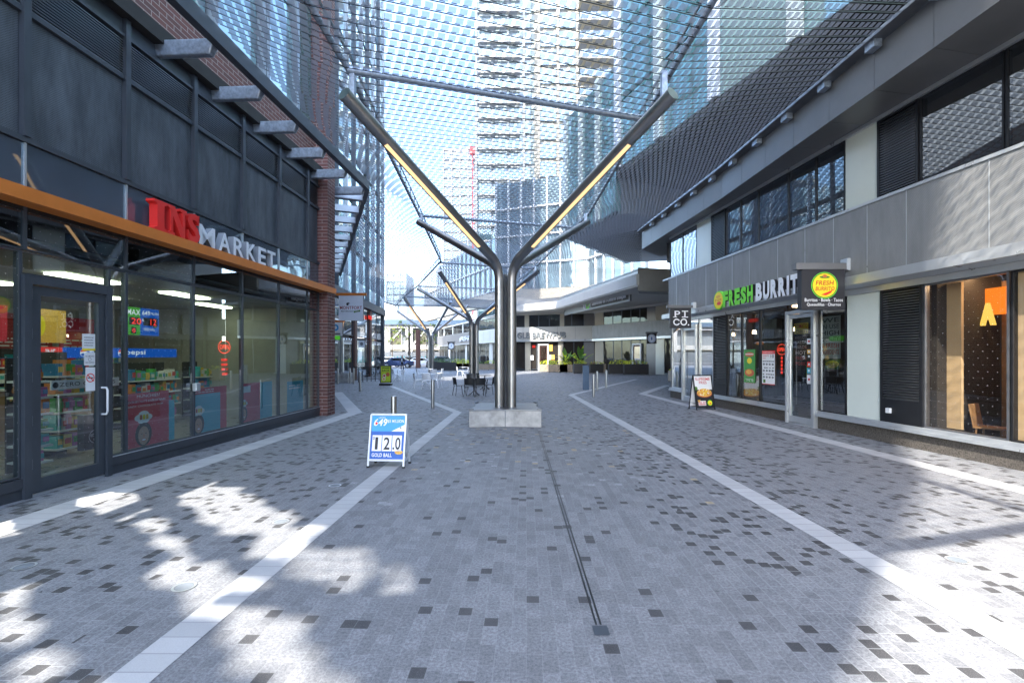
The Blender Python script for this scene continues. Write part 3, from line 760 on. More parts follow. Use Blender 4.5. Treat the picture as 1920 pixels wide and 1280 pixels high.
# wall posters at the back + counter
cols = [('room_red',-6.15,5.2,7.0,2.1,2.9),('paper',-6.15,9.3,10.3,1.9,2.8),('room_red',-6.15,10.5,12.2,1.9,2.8),('poster_red',-6.15,12.4,13.9,1.9,2.8)]
for i, (mt, pp, a, b, za, zb_) in enumerate(cols):
    m = MB(mt).box(FL, a, b, pp-.03, pp, za, zb_); q = plL(m, a, za, pp); q.lines(.1,.1,(b-a)-.1,(zb_-za)*.4,3,'ink' if mt == 'paper' else 'paper',2,.4)
    tagset(m.build('wall_poster'), ['wide dark red poster on market back wall near the door','white poster with print on market back wall','middle red poster on market back wall','brighter red poster at far end of market back wall'][i], 'poster')
for i, (a, b, mt, mt2) in enumerate(((6.9,7.5,'cheese','yellow'),(5.9,6.5,'poster_red','food_red'))):
    p0=-2.4; m = MB(mt).box(FL, a+1.2, b+1.4, p0-.03, p0, 2.02, 2.62); q = plL(m, a+1.2, 2.02, p0); q.ell(.3,.3,.12,.2,mt2,2); q.ell(.14,.12,.1,.1,'paper',3); q.text('$5',.09,.08,.1,.08,'ink',4)
    tagset(m.build('hanging_poster'), ['orange hanging poster with price disc above cola header','red hanging poster with price disc above cola header'][i], 'poster')
m = MB('wood').box(FL, 9.6, 12.6, -4.6, -3.9, .03, 1.05); m.box(FL, 9.55, 12.65, -4.65, -3.85, 1.052, 1.1, 'paper'); tagset(m.build('counter'), 'long service counter in the middle of the market', 'counter')

# window posters low on the glass
def lady(q, cx, cy, r, lv=3):
    q.ell(cx, cy, r*1.05, r*1.25, 'hair', lv); q.ell(cx, cy-r*.15, r*.68, r*.95, 'skin', lv+1)
    q.ell(cx-r*.26, cy+.05*r, r*.1, r*.05, 'ink', lv+2); q.ell(cx+r*.26, cy+.05*r, r*.1, r*.05, 'ink', lv+2)
    q.ell(cx, cy-r*.58, r*.27, r*.13, 'paper', lv+2); q.ring(cx, cy-r*.58, r*.31, r*.16, r*.06, 'ink_red', lv+3)
    q.poly([(cx-r*.05,cy-.02*r),(cx+r*.05,cy-.02*r),(cx+r*.09,cy-r*.28),(cx-r*.09,cy-r*.28)], 'food_red', lv+2)
    for dx, dy, s_ in ((-.6,1.7,.55),(0,1.95,.7),(.6,1.7,.5),(.25,1.45,.5),(-.3,1.4,.45)): q.ell(cx+dx*r, cy+dy*r, s_*r, s_*r*.62, 'paper', lv+2)
    for dx, mt in ((-.4,'food_red'),(0,'yellow'),(.4,'cheese')): q.rect(cx+dx*r-.13*r, cy+1.5*r, cx+dx*r+.17*r, cy+2.0*r, mt, lv+4)
    q.ell(cx+.1*r, cy+1.28*r, .12*r, .07*r, 'paper', lv+3)
sp_ = sL(319,-.02)
m = MB('poster_red'); s_a = dS1+.1; s_a = sL(233,-.02); q = plL(m, s_a, .30, -.045); W_ = sp_-s_a
q.rect(0,0,W_,.88,'poster_red',0); q.text('MUNCHIES?', W_*.28,.80,W_*.5,.045,'paper',2,.0); q.text('COOKIES NUTS ENERGY BARS', .05,.72,W_*.86,.035,'paper',2,0); q.text('CANDY CHOCOLATE GUM', .05,.65,W_*.8,.03,'paper',2,0)
lady(q, W_*.42, .20, .16)
tagset(m.build('window_poster'), 'red window poster of a laughing person under the words munchies, nearest the door', 'poster')
m = MB('cyan'); q = plL(m, sp_+.01, .30, -.05); q.rect(0,0,.13,.70,'cyan',0); tagset(m.build('window_strip'), 'narrow cyan strip poster right of the munchies poster', 'poster')
s_a, s_b = sL(363,-.02), sL(427,-.02)
m = MB('cyan'); q = plL(m, s_a, .30, -.045); W_ = s_b-s_a; q.rect(0,0,W_*.8,.74,'cyan',0); q.rect(W_*.8,0,W_,.86,'poster_red',0); q.rect(0,.74,W_*.8,.86,'poster_red',0); q.lines(.03,.77,W_*.6,.85,2,'paper',2,.4); lady(q, W_*.16, .17, .15)
tagset(m.build('window_poster'), 'cyan and red window poster with smiling person in second window', 'poster')
s_a, s_b = sL(452,-.02), sL(512,-.02)
m = MB('poster_red'); q = plL(m, s_a, .30, -.045); W_ = s_b-s_a; q.rect(0,0,W_*.6,.86,'poster_red',0); q.rect(W_*.6,0,W_,.86,'cyan',0); q.rect(0,.66,W_*.3,.8,'paper',2); lady(q, W_*.1, .2, .13)
tagset(m.build('window_poster'), 'red and cyan window poster, third window of the market', 'poster')
s_a, s_b = sL(540,-.02), sL(570,-.02)
m = MB('cyan'); q = plL(m, s_a, .30, -.045); W_ = s_b-s_a; q.rect(0,0,W_,.8,'cyan',0); q.lines(.1,.6,W_*.8,.74,2,'paper',2,.4)
tagset(m.build('window_poster'), 'plain cyan window poster in the last window before brick pier', 'poster')

# ------------------------------------------------------------------ right building (burrito shop)
FRr = Fr((8.571, 0), (8.571-.0922*100, 100), (-1, 0))
def sR(px, p=0): return (8.571-p)*K/(px-877)/.9958
def zR(px, py, p=0): return H+(HY-py)/K*(8.571-p)*K/(px-877)
rb = worldthing('burrito_building', 'grey panelled shop building on the right with long overhanging soffit', 'building', (9, 12, 0))
RE = sR(1256); RS = -7.0
dR0, dR1 = sR(1532), sR(1476)
for a, b in ((RS, dR0), (dR1, sR(1306)), (sR(1280), RE)):
    m = MB('granite_plinth').box(FRr, a, b, -.3, -.02, 0, .30); part(m, 'plinth', rb)
    m = MB('silver').box(FRr, a, b, -.2, .06, .302, .36); m.box(FRr, a, b, -.2, .03, .362, .43); part(m, 'sill', rb)
part(MB('silver').box(FRr, RS, RE, -.1, .03, 3.13, 3.25), 'window_head', rb)
part(MB('soft_black').box(FRr, RS, RE, -.5, .0, 3.252, 3.33), 'shadow_gap', rb)
rz0, rz1 = .43, 3.13
def rwin(pa, pb, gm, z0=rz0, z1=rz1, fm='black_metal', name='window', label=None): return fr_window(rb, FRr, sR(pb), sR(pa), z0, z1, gm, fm, .03, -.04, name, .07, label)
rwin(1893, 2600, 'fine_frit_glass')
m = MB('tan_panel').box(FRr, sR(2600), sR(1896), -.14, -.11, rz0, rz1); part(m, 'tan_backing', rb)
rwin(1730, 1889, 'fine_frit_glass', fm='rail_steel')
rwin(1533, 1584, 'shop_glass'); rwin(1424, 1474, 'shop_glass'); rwin(1390, 1423, 'shop_glass'); rwin(1363, 1389, 'shop_glass')
rwin(1310, 1336, 'shop_glass', fm='silver'); rwin(1259, 1280, 'shop_glass', fm='silver')
part(MB('pale_panel').box(FRr, sR(1647), sR(1586), -.1, -.03, rz0, rz1), 'pale_panel', rb)
def louvre(pa, pb, z0, z1, parent=rb, fr=FRr, bottom=0, step=.052):
    a, b = sR(pb), sR(pa); lv = MB('dark_panel')
    lv.box(fr, a, b, -.2, -.14, z0, z1, 'soft_black')
    lv.box(fr, a, a+.06, -.13, .0, z0, z1, 'black_metal'); lv.box(fr, b-.06, b, -.13, .0, z0, z1, 'black_metal')
    lv.box(fr, a+.06, b-.06, -.13, -.002, z0, z0+.05+bottom, 'black_metal'); lv.box(fr, a+.06, b-.06, -.13, -.002, z1-.04, z1, 'black_metal')
    z = z0+.06+bottom
    while z < z1-.06:
        lv.hexa([fr.pt(a+.06,-.12,z+.03),fr.pt(b-.06,-.12,z+.03),fr.pt(b-.06,-.01,z),fr.pt(a+.06,-.01,z),
                 fr.pt(a+.06,-.12,z+.036),fr.pt(b-.06,-.12,z+.036),fr.pt(b-.06,-.01,z+.014),fr.pt(a+.06,-.01,z+.014)], 'rail_steel')
        z += step
    return part(lv, 'louvre', parent)
lo = louvre(1650, 1729, rz0, rz1, bottom=.42)
louvre(1337, 1362, rz0, rz1, bottom=.35)
m = MB('white_metal').box(FRr, sR(1672), sR(1664), 0, .05, .62, .72); tagset(m.build('outlet_box', bevel=.008), 'small white outlet box below the louvre on the right', 'outlet box')
# doors
def rdoor(pa, pb, lab, handle=True, zt=2.95):
    a, b = sR(pb), sR(pa)
    t = worldthing('shop_door', lab, 'door', FRr.pt((a+b)/2, 0, 0))
    f = MB('silver'); f.box(FRr, a, a+.07, -.1, .08, 0, zt); f.box(FRr, b-.07, b, -.1, .08, 0, zt); f.box(FRr, a+.07, b-.07, -.1, .078, zt-.09, zt); f.box(FRr, a+.07, b-.07, -.1, .05, 0, .03)
    part(f, 'door_frame', t)
    l = MB('silver'); a2, b2 = a+.08, b-.08
    l.box(FRr, a2, a2+.07, -.02, .04, .04, zt-.1); l.box(FRr, b2-.07, b2, -.02, .04, .04, zt-.1); l.box(FRr, a2+.07, b2-.07, -.02, .039, .04, .2); l.box(FRr, a2+.07, b2-.07, -.02, .039, zt-.2, zt-.1)
    part(l, 'door_leaf', t)
    part(MB('shop_glass').quad(FRr.pt(a2+.07,.01,.2),FRr.pt(b2-.07,.01,.2),FRr.pt(b2-.07,.01,zt-.2),FRr.pt(a2+.07,.01,zt-.2)), 'door_glass', t)
    if handle: part(MB('silver').tube([FRr.pt(b2-.16,.09,.5),FRr.pt(b2-.16,.09,2.0)], .014, 8), 'handle', t, smooth=True)
    part(MB('shop_glass').quad(FRr.pt(a,-.03,zt),FRr.pt(b,-.03,zt),FRr.pt(b,-.03,rz1),FRr.pt(a,-.03,rz1)), 'overlight', t)
    return t
rdoor(1477, 1531, 'silver framed glass door of the burrito shop with long pull bar')
rdoor(1281, 1308, 'silver framed glass door at far corner below small black square sign')
# band with perforated panels
pP = .30
joints = [1253,1268,1290,1323,1344,1372,1404,1457,1508,1561,1624,1697,1851,2100,2700]
js = [ (8.571-pP)*K/(x-877)/.9958 for x in joints]; js = js + [0.5, -2.5, -5, RS]
for a, b in zip(js[1:], js): part(MB('perforated').box(FRr, a+.006, b-.006, -.1, pP, 3.49, 4.90), 'perforated_panel', rb)
part(MB('silver').box(FRr, RS, RE, -.1, pP+.02, 4.902, 4.96), 'coping', rb)
m = MB('silver'); m.hexa([FRr.pt(RS,0,3.25),FRr.pt(RE,0,3.25),FRr.pt(RE,pP+.06,3.30),FRr.pt(RS,pP+.06,3.30),FRr.pt(RS,0,3.485),FRr.pt(RE,0,3.485),FRr.pt(RE,pP+.06,3.485),FRr.pt(RS,pP+.06,3.485)])
part(m, 'ledge', rb)
for j in js[1:-1]: part(MB('silver').box(FRr, j-.006, j+.006, pP-.02, pP+.004, 3.49, 4.9), 'panel_joint', rb)
# upper window strip
uz0, uz1 = 4.965, 6.68
for pa, pb in ((1360,1387),(1387,1420),(1420,1476),(1476,1528),(1528,1582),(1722,1880),(1883,2100),(2100,2900),(1255,1279),(1279,1305)):
    rwin(pa, pb, 'dark_glass' if pa > 1300 else 'shop_glass', uz0, uz1, name='upper_window')
for pa, pb in ((1305,1333),(1583,1643)): part(MB('pale_panel').box(FRr, sR(pb), sR(pa), -.1, -.03, uz0, uz1), 'pale_panel', rb)
part(MB('backing_grey').box(FRr, RS, sR(1312), -.42, -.40, uz0, uz1), 'glass_backing', rb); louvre(1333, 1359, uz0, uz1); louvre(1644, 1721, uz0, uz1)  # grey sheet added behind the upper glass to brighten the dark panes
part(MB('silver').box(FRr, RS, RE, -.1, .04, 6.68, 6.755), 'window_head', rb)
# soffit + fascia
fas = [(7.05,-7),(6.82,7.76),(6.65,15.2),(6.12,22.6)]
wp = [FRr.pt(s_,0,0) for s_ in (RS, 8, 15.3, RE)]
wl = [(p.x,p.y) for p in wp]
for k in range(3):
    (x0,y0),(x1,y1) = fas[k], fas[k+1]; (u0,v0),(u1,v1) = wl[k], wl[k+1]
    n = max(1, int((y1-y0)/1.15)) 
    for i in range(n):
        f0, f1 = i/n, (i+1)/n; g = .006
        a = (x0+(x1-x0)*(f0)+0, y0+(y1-y0)*f0+g); b = (x0+(x1-x0)*f1, y0+(y1-y0)*f1-g)
        c = (u0+(u1-u0)*f1, v0+(v1-v0)*f1-g); d_ = (u0+(u1-u0)*f0, v0+(v1-v0)*f0+g)
        part(MB('dark_panel').prism([a,b,c,d_], 6.76, 6.80), 'soffit_panel', rb)
        part(MB('dark_panel').prism([a,b,(b[0]+.05,b[1]),(a[0]+.05,a[1])], 6.802, 7.56), 'fascia_panel', rb)
m = MB('rail_steel')
for k in range(3):
    a, b = fas[k], fas[k+1]; m.bar((a[0]-.06,a[1],7.66),(b[0]-.06,b[1],7.66), .16, .14); m.bar((a[0]-.1,a[1],7.60),(b[0]-.1,b[1],7.60), .26, .03)
part(m, 'gutter_beam', rb)
for i in range(12):
    y = 6.2+i*1.35; f_ = 0
    for k in range(3):
        if fas[k][1] <= y <= fas[k+1][1]: f_ = fas[k][0]+(fas[k+1][0]-fas[k][0])*(y-fas[k][1])/(fas[k+1][1]-fas[k][1])
    if f_: part(MB('galvanised').cube(f_-.17, f_-.02, y-.12, y+.12, 7.45, 7.585), 'cable_bracket', rb)
# soffit return at the far corner
rc = MB('dark_panel'); e = wl[3]
rc.prism([fas[3], (7.4,24.2), (8.6,23.5), (8.6,21), e], 6.76, 7.56); part(rc, 'corner_soffit', rb)
part(MB('dark_panel').prism([(6.9,21.4),(8.2,22.6),(8.9,21.4)], 5.9, 6.75), 'corner_brace', rb)
# body and roof
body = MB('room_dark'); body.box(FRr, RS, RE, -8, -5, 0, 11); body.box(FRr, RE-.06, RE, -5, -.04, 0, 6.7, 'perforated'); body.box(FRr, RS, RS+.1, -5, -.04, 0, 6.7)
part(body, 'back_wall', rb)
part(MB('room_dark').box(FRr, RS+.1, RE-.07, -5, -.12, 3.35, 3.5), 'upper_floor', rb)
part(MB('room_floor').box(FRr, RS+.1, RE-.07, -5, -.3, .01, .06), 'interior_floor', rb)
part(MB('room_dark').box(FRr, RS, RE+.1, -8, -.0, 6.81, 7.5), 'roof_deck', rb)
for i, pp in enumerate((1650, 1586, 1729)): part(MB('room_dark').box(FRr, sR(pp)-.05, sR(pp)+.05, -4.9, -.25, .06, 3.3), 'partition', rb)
part(MB('room_red').box(FRr, sR(1470), sR(1424), -4.9, -4.8, .3, 2.9), 'red_wall', rb)
part(MB('wood').box(FRr, sR(1889), sR(1731), -1.7, -1.6, .06, 3.2), 'timber_wall', rb)
part(MB('tan_panel').box(FRr, sR(1760), sR(1734), -.5, -.45, rz0, rz1), 'tan_screen', rb)
for i, (s_, pp) in enumerate(((8.15,-.9),(8.9,-.9),(12.4,-1.6),(14.5,-1.6))):  # warm emitters added to brighten the shop interiors
    o = MB('warm_lamp').box(FRr, s_-.35, s_+.35, pp-.09, pp+.09, 3.28, 3.33).build('ceiling_light'); tagset(o, 'added warm glowing panel that brightens the right-hand shop interiors', 'ceiling light', 'added warm glowing panels in the right-hand shops')
for i, (s_, mt, lab) in enumerate(((7.75,'wood','wooden chair just inside the large right window, nearer the glass edge'),(8.5,'wood','wooden chair inside the large right window, second from the edge'))):
    t = thing('dining_chair', lab, 'chair', 'wooden chairs inside the right window', FRr.pt(s_,-.75,.06), .5)
    MB(mt).cube(-.2,.2,-.2,.2,.43,.46).build('seat', t); MB(mt).hexa([(-.2,.18,.46),(.2,.18,.46),(.2,.2,.46),(-.2,.2,.46),(-.19,.24,.85),(.19,.24,.85),(.19,.27,.85),(-.19,.27,.85)]).build('backrest', t)
    for sx in (-.18,.18):
        for sy in (-.18,.18): MB(mt).tube([(sx,sy,0),(sx*.9,sy*.9,.43)], .015, 6).build('leg', t)
part(MB('room_red').box(FRr, sR(1888), sR(1845), -1.59, -1.5, .06, 3.2), 'red_wall', rb)
for i, (px, pp) in enumerate(((1500,-2.4),(1420,-2.2),(1380,-2.6),(1560,-2.4))):
    s_ = sR(px,pp); m = MB('warm_lamp'); c = FRr.pt(s_,pp,2.7)
    m.tube([c-Vector((0,0,.1)), c+Vector((0,0,.02))], [.07,.05], 10); m.tube([c+Vector((0,0,.02)), c+Vector((0,0,.6))], .008, 5, 'ink')
    tagset(m.build('pendant_lamp'), 'warm pendant lamp hanging inside the burrito shop', 'lamp', 'pendant lamps in the burrito shop')
def plR(mb, s_, z_, p): return Pl(mb, FRr.pt(s_,p,z_), (-FRr.u.x,-FRr.u.y,0), (0,0,1))
# glowing sign inside the nearest window
s_ = sR(1862,-1.1)
m = MB('orange_glow').box(FRr, s_-.25, s_+.35, -1.3, -1.25, 2.55, 3.05); q = plR(m, s_+.3, 2.35, -1.2); q.text('A', .12, 0, .26, .42, 'gold_letter', 3, .06, .05)
tagset(m.build('neon_sign'), 'glowing orange panel with golden letter A inside the nearest right window', 'neon sign')
m = MB('neon_red'); s_, z_ = sR(1470,-.15), zR(1470,655,-.15); q = plR(m, s_+.28, z_-.15, -.15); q.ring(.2,.15,.2,.15,.012,'neon_red',1); q.text('OPEN',.05,.1,.3,.1,'neon_red',2); 
for k in range(5): q.rect(.16,-.12-.1*k,.24,-.05-.1*k,'led_red',2)
tagset(m.build('neon_sign'), 'oval red neon open sign left of the burrito shop door', 'neon sign')
# window posters right
def poster_r(pa, pb, ya, yb, base, lab, fn, p=-.02):
    s0, s1 = sR(pb,p), sR(pa,p); z0, z1 = zR((pa+pb)/2,yb,p), zR((pa+pb)/2,ya,p); m = MB(base); q = plR(m, s1, z0, p); W_, H_ = s1-s0, z1-z0
    q.rect(0,0,W_,H_,base,0); fn(q, W_, H_); return tagset(m.build('window_poster'), lab, 'poster')
def fA(q, W, H_):
    q.ell(W*.5,H_*.85,W*.4,H_*.07,'food_red',1); q.ell(W*.5,H_*.66,W*.22,H_*.09,'yellow',1); q.ell(W*.5,H_*.3,W*.42,H_*.11,'food_red',1); q.ell(W*.45,H_*.32,W*.25,H_*.07,'cheese',2); q.lines(W*.15,.04,W*.85,H_*.13,3,'paper',2,.4); q.lines(W*.15,H_*.84,W*.85,H_*.9,1,'paper',3,.6)
poster_r(1395,1416,655,717,'poster_green','tall green food poster in the second burrito shop window',fA)
def fB(q, W, H_):
    q.rect(0,H_*.9,W,H_,'red_paint',1); q.text('ANNIVERSARY', W*.08,H_*.93,W*.84,H_*.04,'paper',2,.01); q.text('BURRITO', W*.06,H_*.82,W*.5,H_*.05,'ink_red',2,.02); q.text('10', W*.68,H_*.79,W*.25,H_*.09,'ink',2,.02); q.text('DAY',W*.06,H_*.75,W*.25,H_*.05,'ink_red',2,.01)
    for k in range(3): q.lines(W*.06,H_*(.67-.19*k),W*.94,H_*(.71-.19*k),1,'ink',2,.7); [q.ell(W*(.15+.23*j),H_*(.60-.19*k),W*.08,H_*.03,'slate',2) for j in range(4)]
    q.rect(W*.1,H_*.05,W*.28,H_*.15,'leaf_mid',2); q.rect(0,0,W,H_*.025,'ink_red',1)
poster_r(1429,1453,657,721,'paper','white menu poster with red heading and price 10 in burrito window',fB)
def fC(q, W, H_):
    q.rect(0,H_*.86,W,H_,'yellow',1); q.text('TOMATO', W*.04,H_*.88,W*.9,H_*.1,'ink_red',2,.03); q.rect(0,H_*.76,W,H_*.85,'yellow',1); q.text('CHILLI', W*.1,H_*.77,W*.8,H_*.07,'ink',2,.03)
    for k, t in enumerate(('AVOCADO','SALSA','VERDE')): q.text(t, W*.05,H_*(.64-.1*k),W*.85,H_*.06,'leaf_dark' if 0 else 'pale_panel',2,.02)
    for k, t in enumerate(('HOT','FRESH','PORK')): q.text(t, W*.1,H_*(.30-.12*k),W*.75,H_*.08,'ink_red' if k else 'paper',2,.03)
def poster_fn(pa,pb,ya,yb,base,lab,fn,p): return poster_r(pa,pb,ya,yb,base,lab,fn,p)
poster_fn(1492,1518,605,690,'room_dark','word wall poster with yellow tomato heading behind the burrito door',fC,-.6)
def fD(q, W, H_):
    for k, (t, mt) in enumerate((('WE',"slate"),('IN USE',"slate"),('HIGH','ink'),('QUALITY','ink'),('& FRESH','ink_red'),('INGREDIENTS','ink_red'))): q.text(t, W*.08,H_*(.85-.15*k),W*.85,H_*.11,mt,2,.03)
poster_fn(1543,1582,592,672,'paper','pale word wall with black and red lettering right of burrito door',fD,-1.2)
def fE(q, W, H_): q.ell(W*.5,H_*.5,W*.45,H_*.35,'yellow',1); q.lines(W*.1,H_*.3,W*.9,H_*.7,3,'ink',2,.4)
poster_fn(1552,1580,673,692,'leaf_mid','small green poster below the pale word wall',fE,-1.2)
for i, (ya, yb, mt) in enumerate(((634,645,'paper'),(655,663,'cheese'),(664,672,'ink'),(678,688,'red_paint'),(690,700,'cyan'),(703,720,'paper'))):
    s0 = dR0+.16; z0, z1 = zR(1524,yb), zR(1524,ya); m = MB(mt); q = plR(m, s0+.17, z0, .015); q.rect(0,0,.15,z1-z0,mt,0); q.ell(.07,(z1-z0)/2,.035,.03,'ink_red' if mt == 'paper' else 'paper',1)
    tagset(m.build('sticker'), ['white sticker with red dot, topmost on the burrito door','orange yellow sticker on burrito door','black sticker on burrito door','red sticker on burrito door','light blue sticker on burrito door','lowest white sticker on burrito door'][i], 'sticker')
# big raised letters on the band
sg = worldthing('shop_sign', 'raised green and white letters FRESH BURRITO with round logo on grey band', 'sign', FRr.pt(13,pP,4))
pB = pP+.01
def yR(px, p): return (8.571-p)*K/(px-877)/.9958
zb_, zt_ = zR(1415, 563, .38), zR(1415, 533, .38)
hL = .50; zb_ = zR(1415,565,.4)
sa, sb, sc_, sd_ = yR(1356,.38), yR(1413,.38), yR(1417,.38), yR(1516,.38)
for txt, a, b, mt in (('FRESH', sa, sb, 'green_paint'), ('BURRITO', sc_, sd_-.0, 'sign_white')):
    W_ = a-b; wl_ = [.42 if c == 'I' else 1 for c in txt]; tt = sum(wl_); x = a
    for c, ww in zip(txt, wl_):
        cw = W_*ww/tt; mm = MB(mt); q = plR(mm, x, zb_, pB); q.text(c, 0, 0, cw*(.86 if c != 'I' else .7), hL, mt, 0, .06, .09, side='ink'); part(mm, 'letter', sg); x -= cw
c_ = FRr.pt(yR(1347,.38), pB, zb_+.25); mm = MB('yellow'); q = Pl(mm, c_, (-FRr.u.x,-FRr.u.y,0), (0,0,1))
def disc(q, r, d0, d1, mat, n=28): pprism(q, [(r*cos(2*pi*k/n), r*1.0*sin(2*pi*k/n)) for k in range(n)], d0, d1, mat)
disc(q, .30, 0, .09, 'green_paint'); disc(q, .27, .0905, .095, 'yellow'); q.o = q.P(0,0,.097)
q.ell(0,.12,.13,.05,'cheese',1); q.ell(.05,-.1,.13,.06,'red_paint',1); q.lines(-.2,-.02,.2,.06,2,'ink_red',2,.5)
part(mm, 'logo', sg)
# hanging blade signs
def blade(x0, x1, y, z0, z1, th, lab, draw, barm='dark_panel', wallx=None, bz=.14, ext=.12):
    t = worldthing('hanging_sign', lab, 'sign', ((x0+x1)/2, y, z0))
    part(MB('ink').cube(x0, x1, y, y+th, z0, z1), 'sign_box', t)
    part(MB(barm).cube(x0-ext, x1+ext, y-.01, y+th+.01, z1+.003, z1+bz), 'hanger_bar', t)
    if wallx is not None: part(MB('silver').cube(min(wallx), max(wallx), y-.03, y+th+.03, z1-.02, z1+bz+.1), 'wall_bracket', t)
    m = MB('ink'); q = Pl(m, (x0, y-.001, z0), (1,0,0), (0,0,1)); draw(q, x1-x0, z1-z0)
    part(m, 'sign_face', t); return t
def dFB(q, W, H_):
    q.rect(.0,.0,W,H_,'ink',0)
    cx, cy, r = W*.53, H_*.60, W*.29; q.ell(cx,cy,r*1.06,r*1.06,'green_paint',1,32); q.ell(cx,cy,r,r,'ink',2,32); q.ell(cx,cy,r*.95,r*.95,'yellow',3,32)
    q.text('FRESH',cx-r*.72,cy+r*.02,r*1.4,r*.36,'ink_red',5,.04,skew=.15); q.text('BURRITO',cx-r*.74,cy-r*.42,r*1.5,r*.32,'ink_red',5,.03,skew=.15)
    q.ell(cx,cy+r*.66,r*.42,r*.1,'leaf_mid',5); q.ell(cx,cy+r*.74,r*.18,r*.12,'food_red',6); q.poly([(cx-r*.3,cy-r*.75),(cx+r*.1,cy-r*.8),(cx+r*.5,cy-r*.6),(cx+r*.72,cy-r*.2),(cx+r*.5,cy-r*.42),(cx+r*.1,cy-r*.58)],'red_paint',6)
    q.text('Burritos · Bowls · Tacos', W*.07,H_*.195,W*.88,H_*.085,'paper',3,.025); q.text('Quesadillas · Churros', W*.12,H_*.075,W*.78,H_*.085,'paper',3,.025)
blade(AT(1503,580,10.4).x, AT(1584,580,10.4).x, 10.4, AT(0,580,10.4).z, AT(0,505,10.4).z, .16, 'black box sign with round yellow chilli logo hanging over the burrito shop', dFB, wallx=(AT(1587,0,10.4).x, AT(1607,0,10.4).x))
def slab_text(q, W, H_):
    q.rect(0,0,W,H_,'ink',0); st = .05*W
    def r_(x0,y0,x1,y1): q.rect(x0*W,y0*H_,x1*W,y1*H_,'paper',1)
    # P
    q.text('P',.2*W,.53*H_,.27*W,.32*H_,'paper',1,.02); r_(.13,.53,.32,.565)
    # I
    r_(.66,.52,.73,.86); r_(.55,.81,.85,.86); r_(.55,.52,.85,.57)
    q.ring(.30*W,.30*H_,.165*W,.17*H_,.06*W,'paper',1); q.rect(.38*W,.24*H_,.475*W,.36*H_,'ink',2); q.ring(.64*W,.30*H_,.165*W,.17*H_,.06*W,'paper',1); q.ell(.87*W,.16*H_,.035*W,.035*H_,'paper',2)
blade(AT(1257,0,17.4).x, AT(1296,0,17.4).x, 17.4, AT(0,615,17.4).z, AT(0,577,17.4).z, .12, 'small square black sign reading PI CO. hanging at the far corner', slab_text, wallx=(AT(1299,0,17.4).x, AT(1309,0,17.4).x), bz=.1)
def dMF(q, W, H_):
    q.rect(0,0,W,H_,'sign_white',0); q.text('MONTFORT',W*.05,H_*.45,W*.9,H_*.13,'room_red',2,.03); q.text('MEDITERRANEAN',W*.1,H_*.35,W*.5,H_*.05,'ink',2,.02); q.poly([(W*.62,H_*.31),(W*.88,H_*.36),(W*.88,H_*.43),(W*.62,H_*.39)],'leaf_mid',2); q.text('GRILL',W*.66,H_*.345,W*.18,H_*.045,'paper',3,.01,skew=.2)
    q.ell(W*.36,H_*.66,W*.05,H_*.06,'ink',2); q.poly([(W*.32,H_*.66),(W*.4,H_*.73),(W*.48,H_*.67),(W*.42,H_*.68),(W*.38,H_*.62)],'ink',3)
blade(AT(635,0,24).x, AT(681,0,24).x, 24, AT(0,601,24).z, AT(0,554,24).z, .12, 'square white sign reading MONTFORT on orange hanger beyond brick pier', dMF, 'orange_metal', None, .13, .14)
def dLB(q, W, H_): q.rect(0,0,W,H_,'paper',0); q.ell(W*.35,H_*.6,W*.3,H_*.25,'light_blue',1); q.ell(W*.35,H_*.6,W*.14,H_*.12,'paper',2); q.rect(W*.2,H_*.1,W*.8,H_*.18,'ink',1)
blade(AT(622,0,28).x, AT(642,0,28).x, 28, AT(0,629,28).z, AT(0,604,28).z, .12, 'pale sign with blue ring on orange hanger below the Montfort sign', dLB, 'orange_metal', None, .1, .1)
def dRD(q, W, H_): q.rect(0,0,W,H_,'ink',0); q.ell(W*.5,H_*.5,W*.42,H_*.42,'sign_white',1,28); q.ring(W*.5,H_*.5,W*.36,H_*.36,W*.03,'blue',2); q.rect(W*.44,H_*.35,W*.56,H_*.65,'blue',2); q.text('· · ·',W*.25,H_*.7,W*.5,H_*.06,'blue',2)
blade(AT(1213,0,42).x, AT(1231,0,42).x, 42, AT(0,644,42).z, AT(0,625,42).z, .15, 'dark sign with round white emblem beside the dark louvre, far right', dRD)
blade(AT(840,0,62).x, AT(852,0,62).x, 62, AT(0,655,62).z, AT(0,642,62).z, .15, 'round white emblem sign under the far dark fascia', dRD)
blade(AT(672,0,33).x, AT(684,0,33).x, 33, AT(0,651,33).z, AT(0,638,33).z, .12, 'small pale sign with grey disc in front of the brown column', lambda q,W,H_: (q.rect(0,0,W,H_,'sign_white',0), q.ell(W*.5,H_*.5,W*.25,H_*.25,'slate',1)))

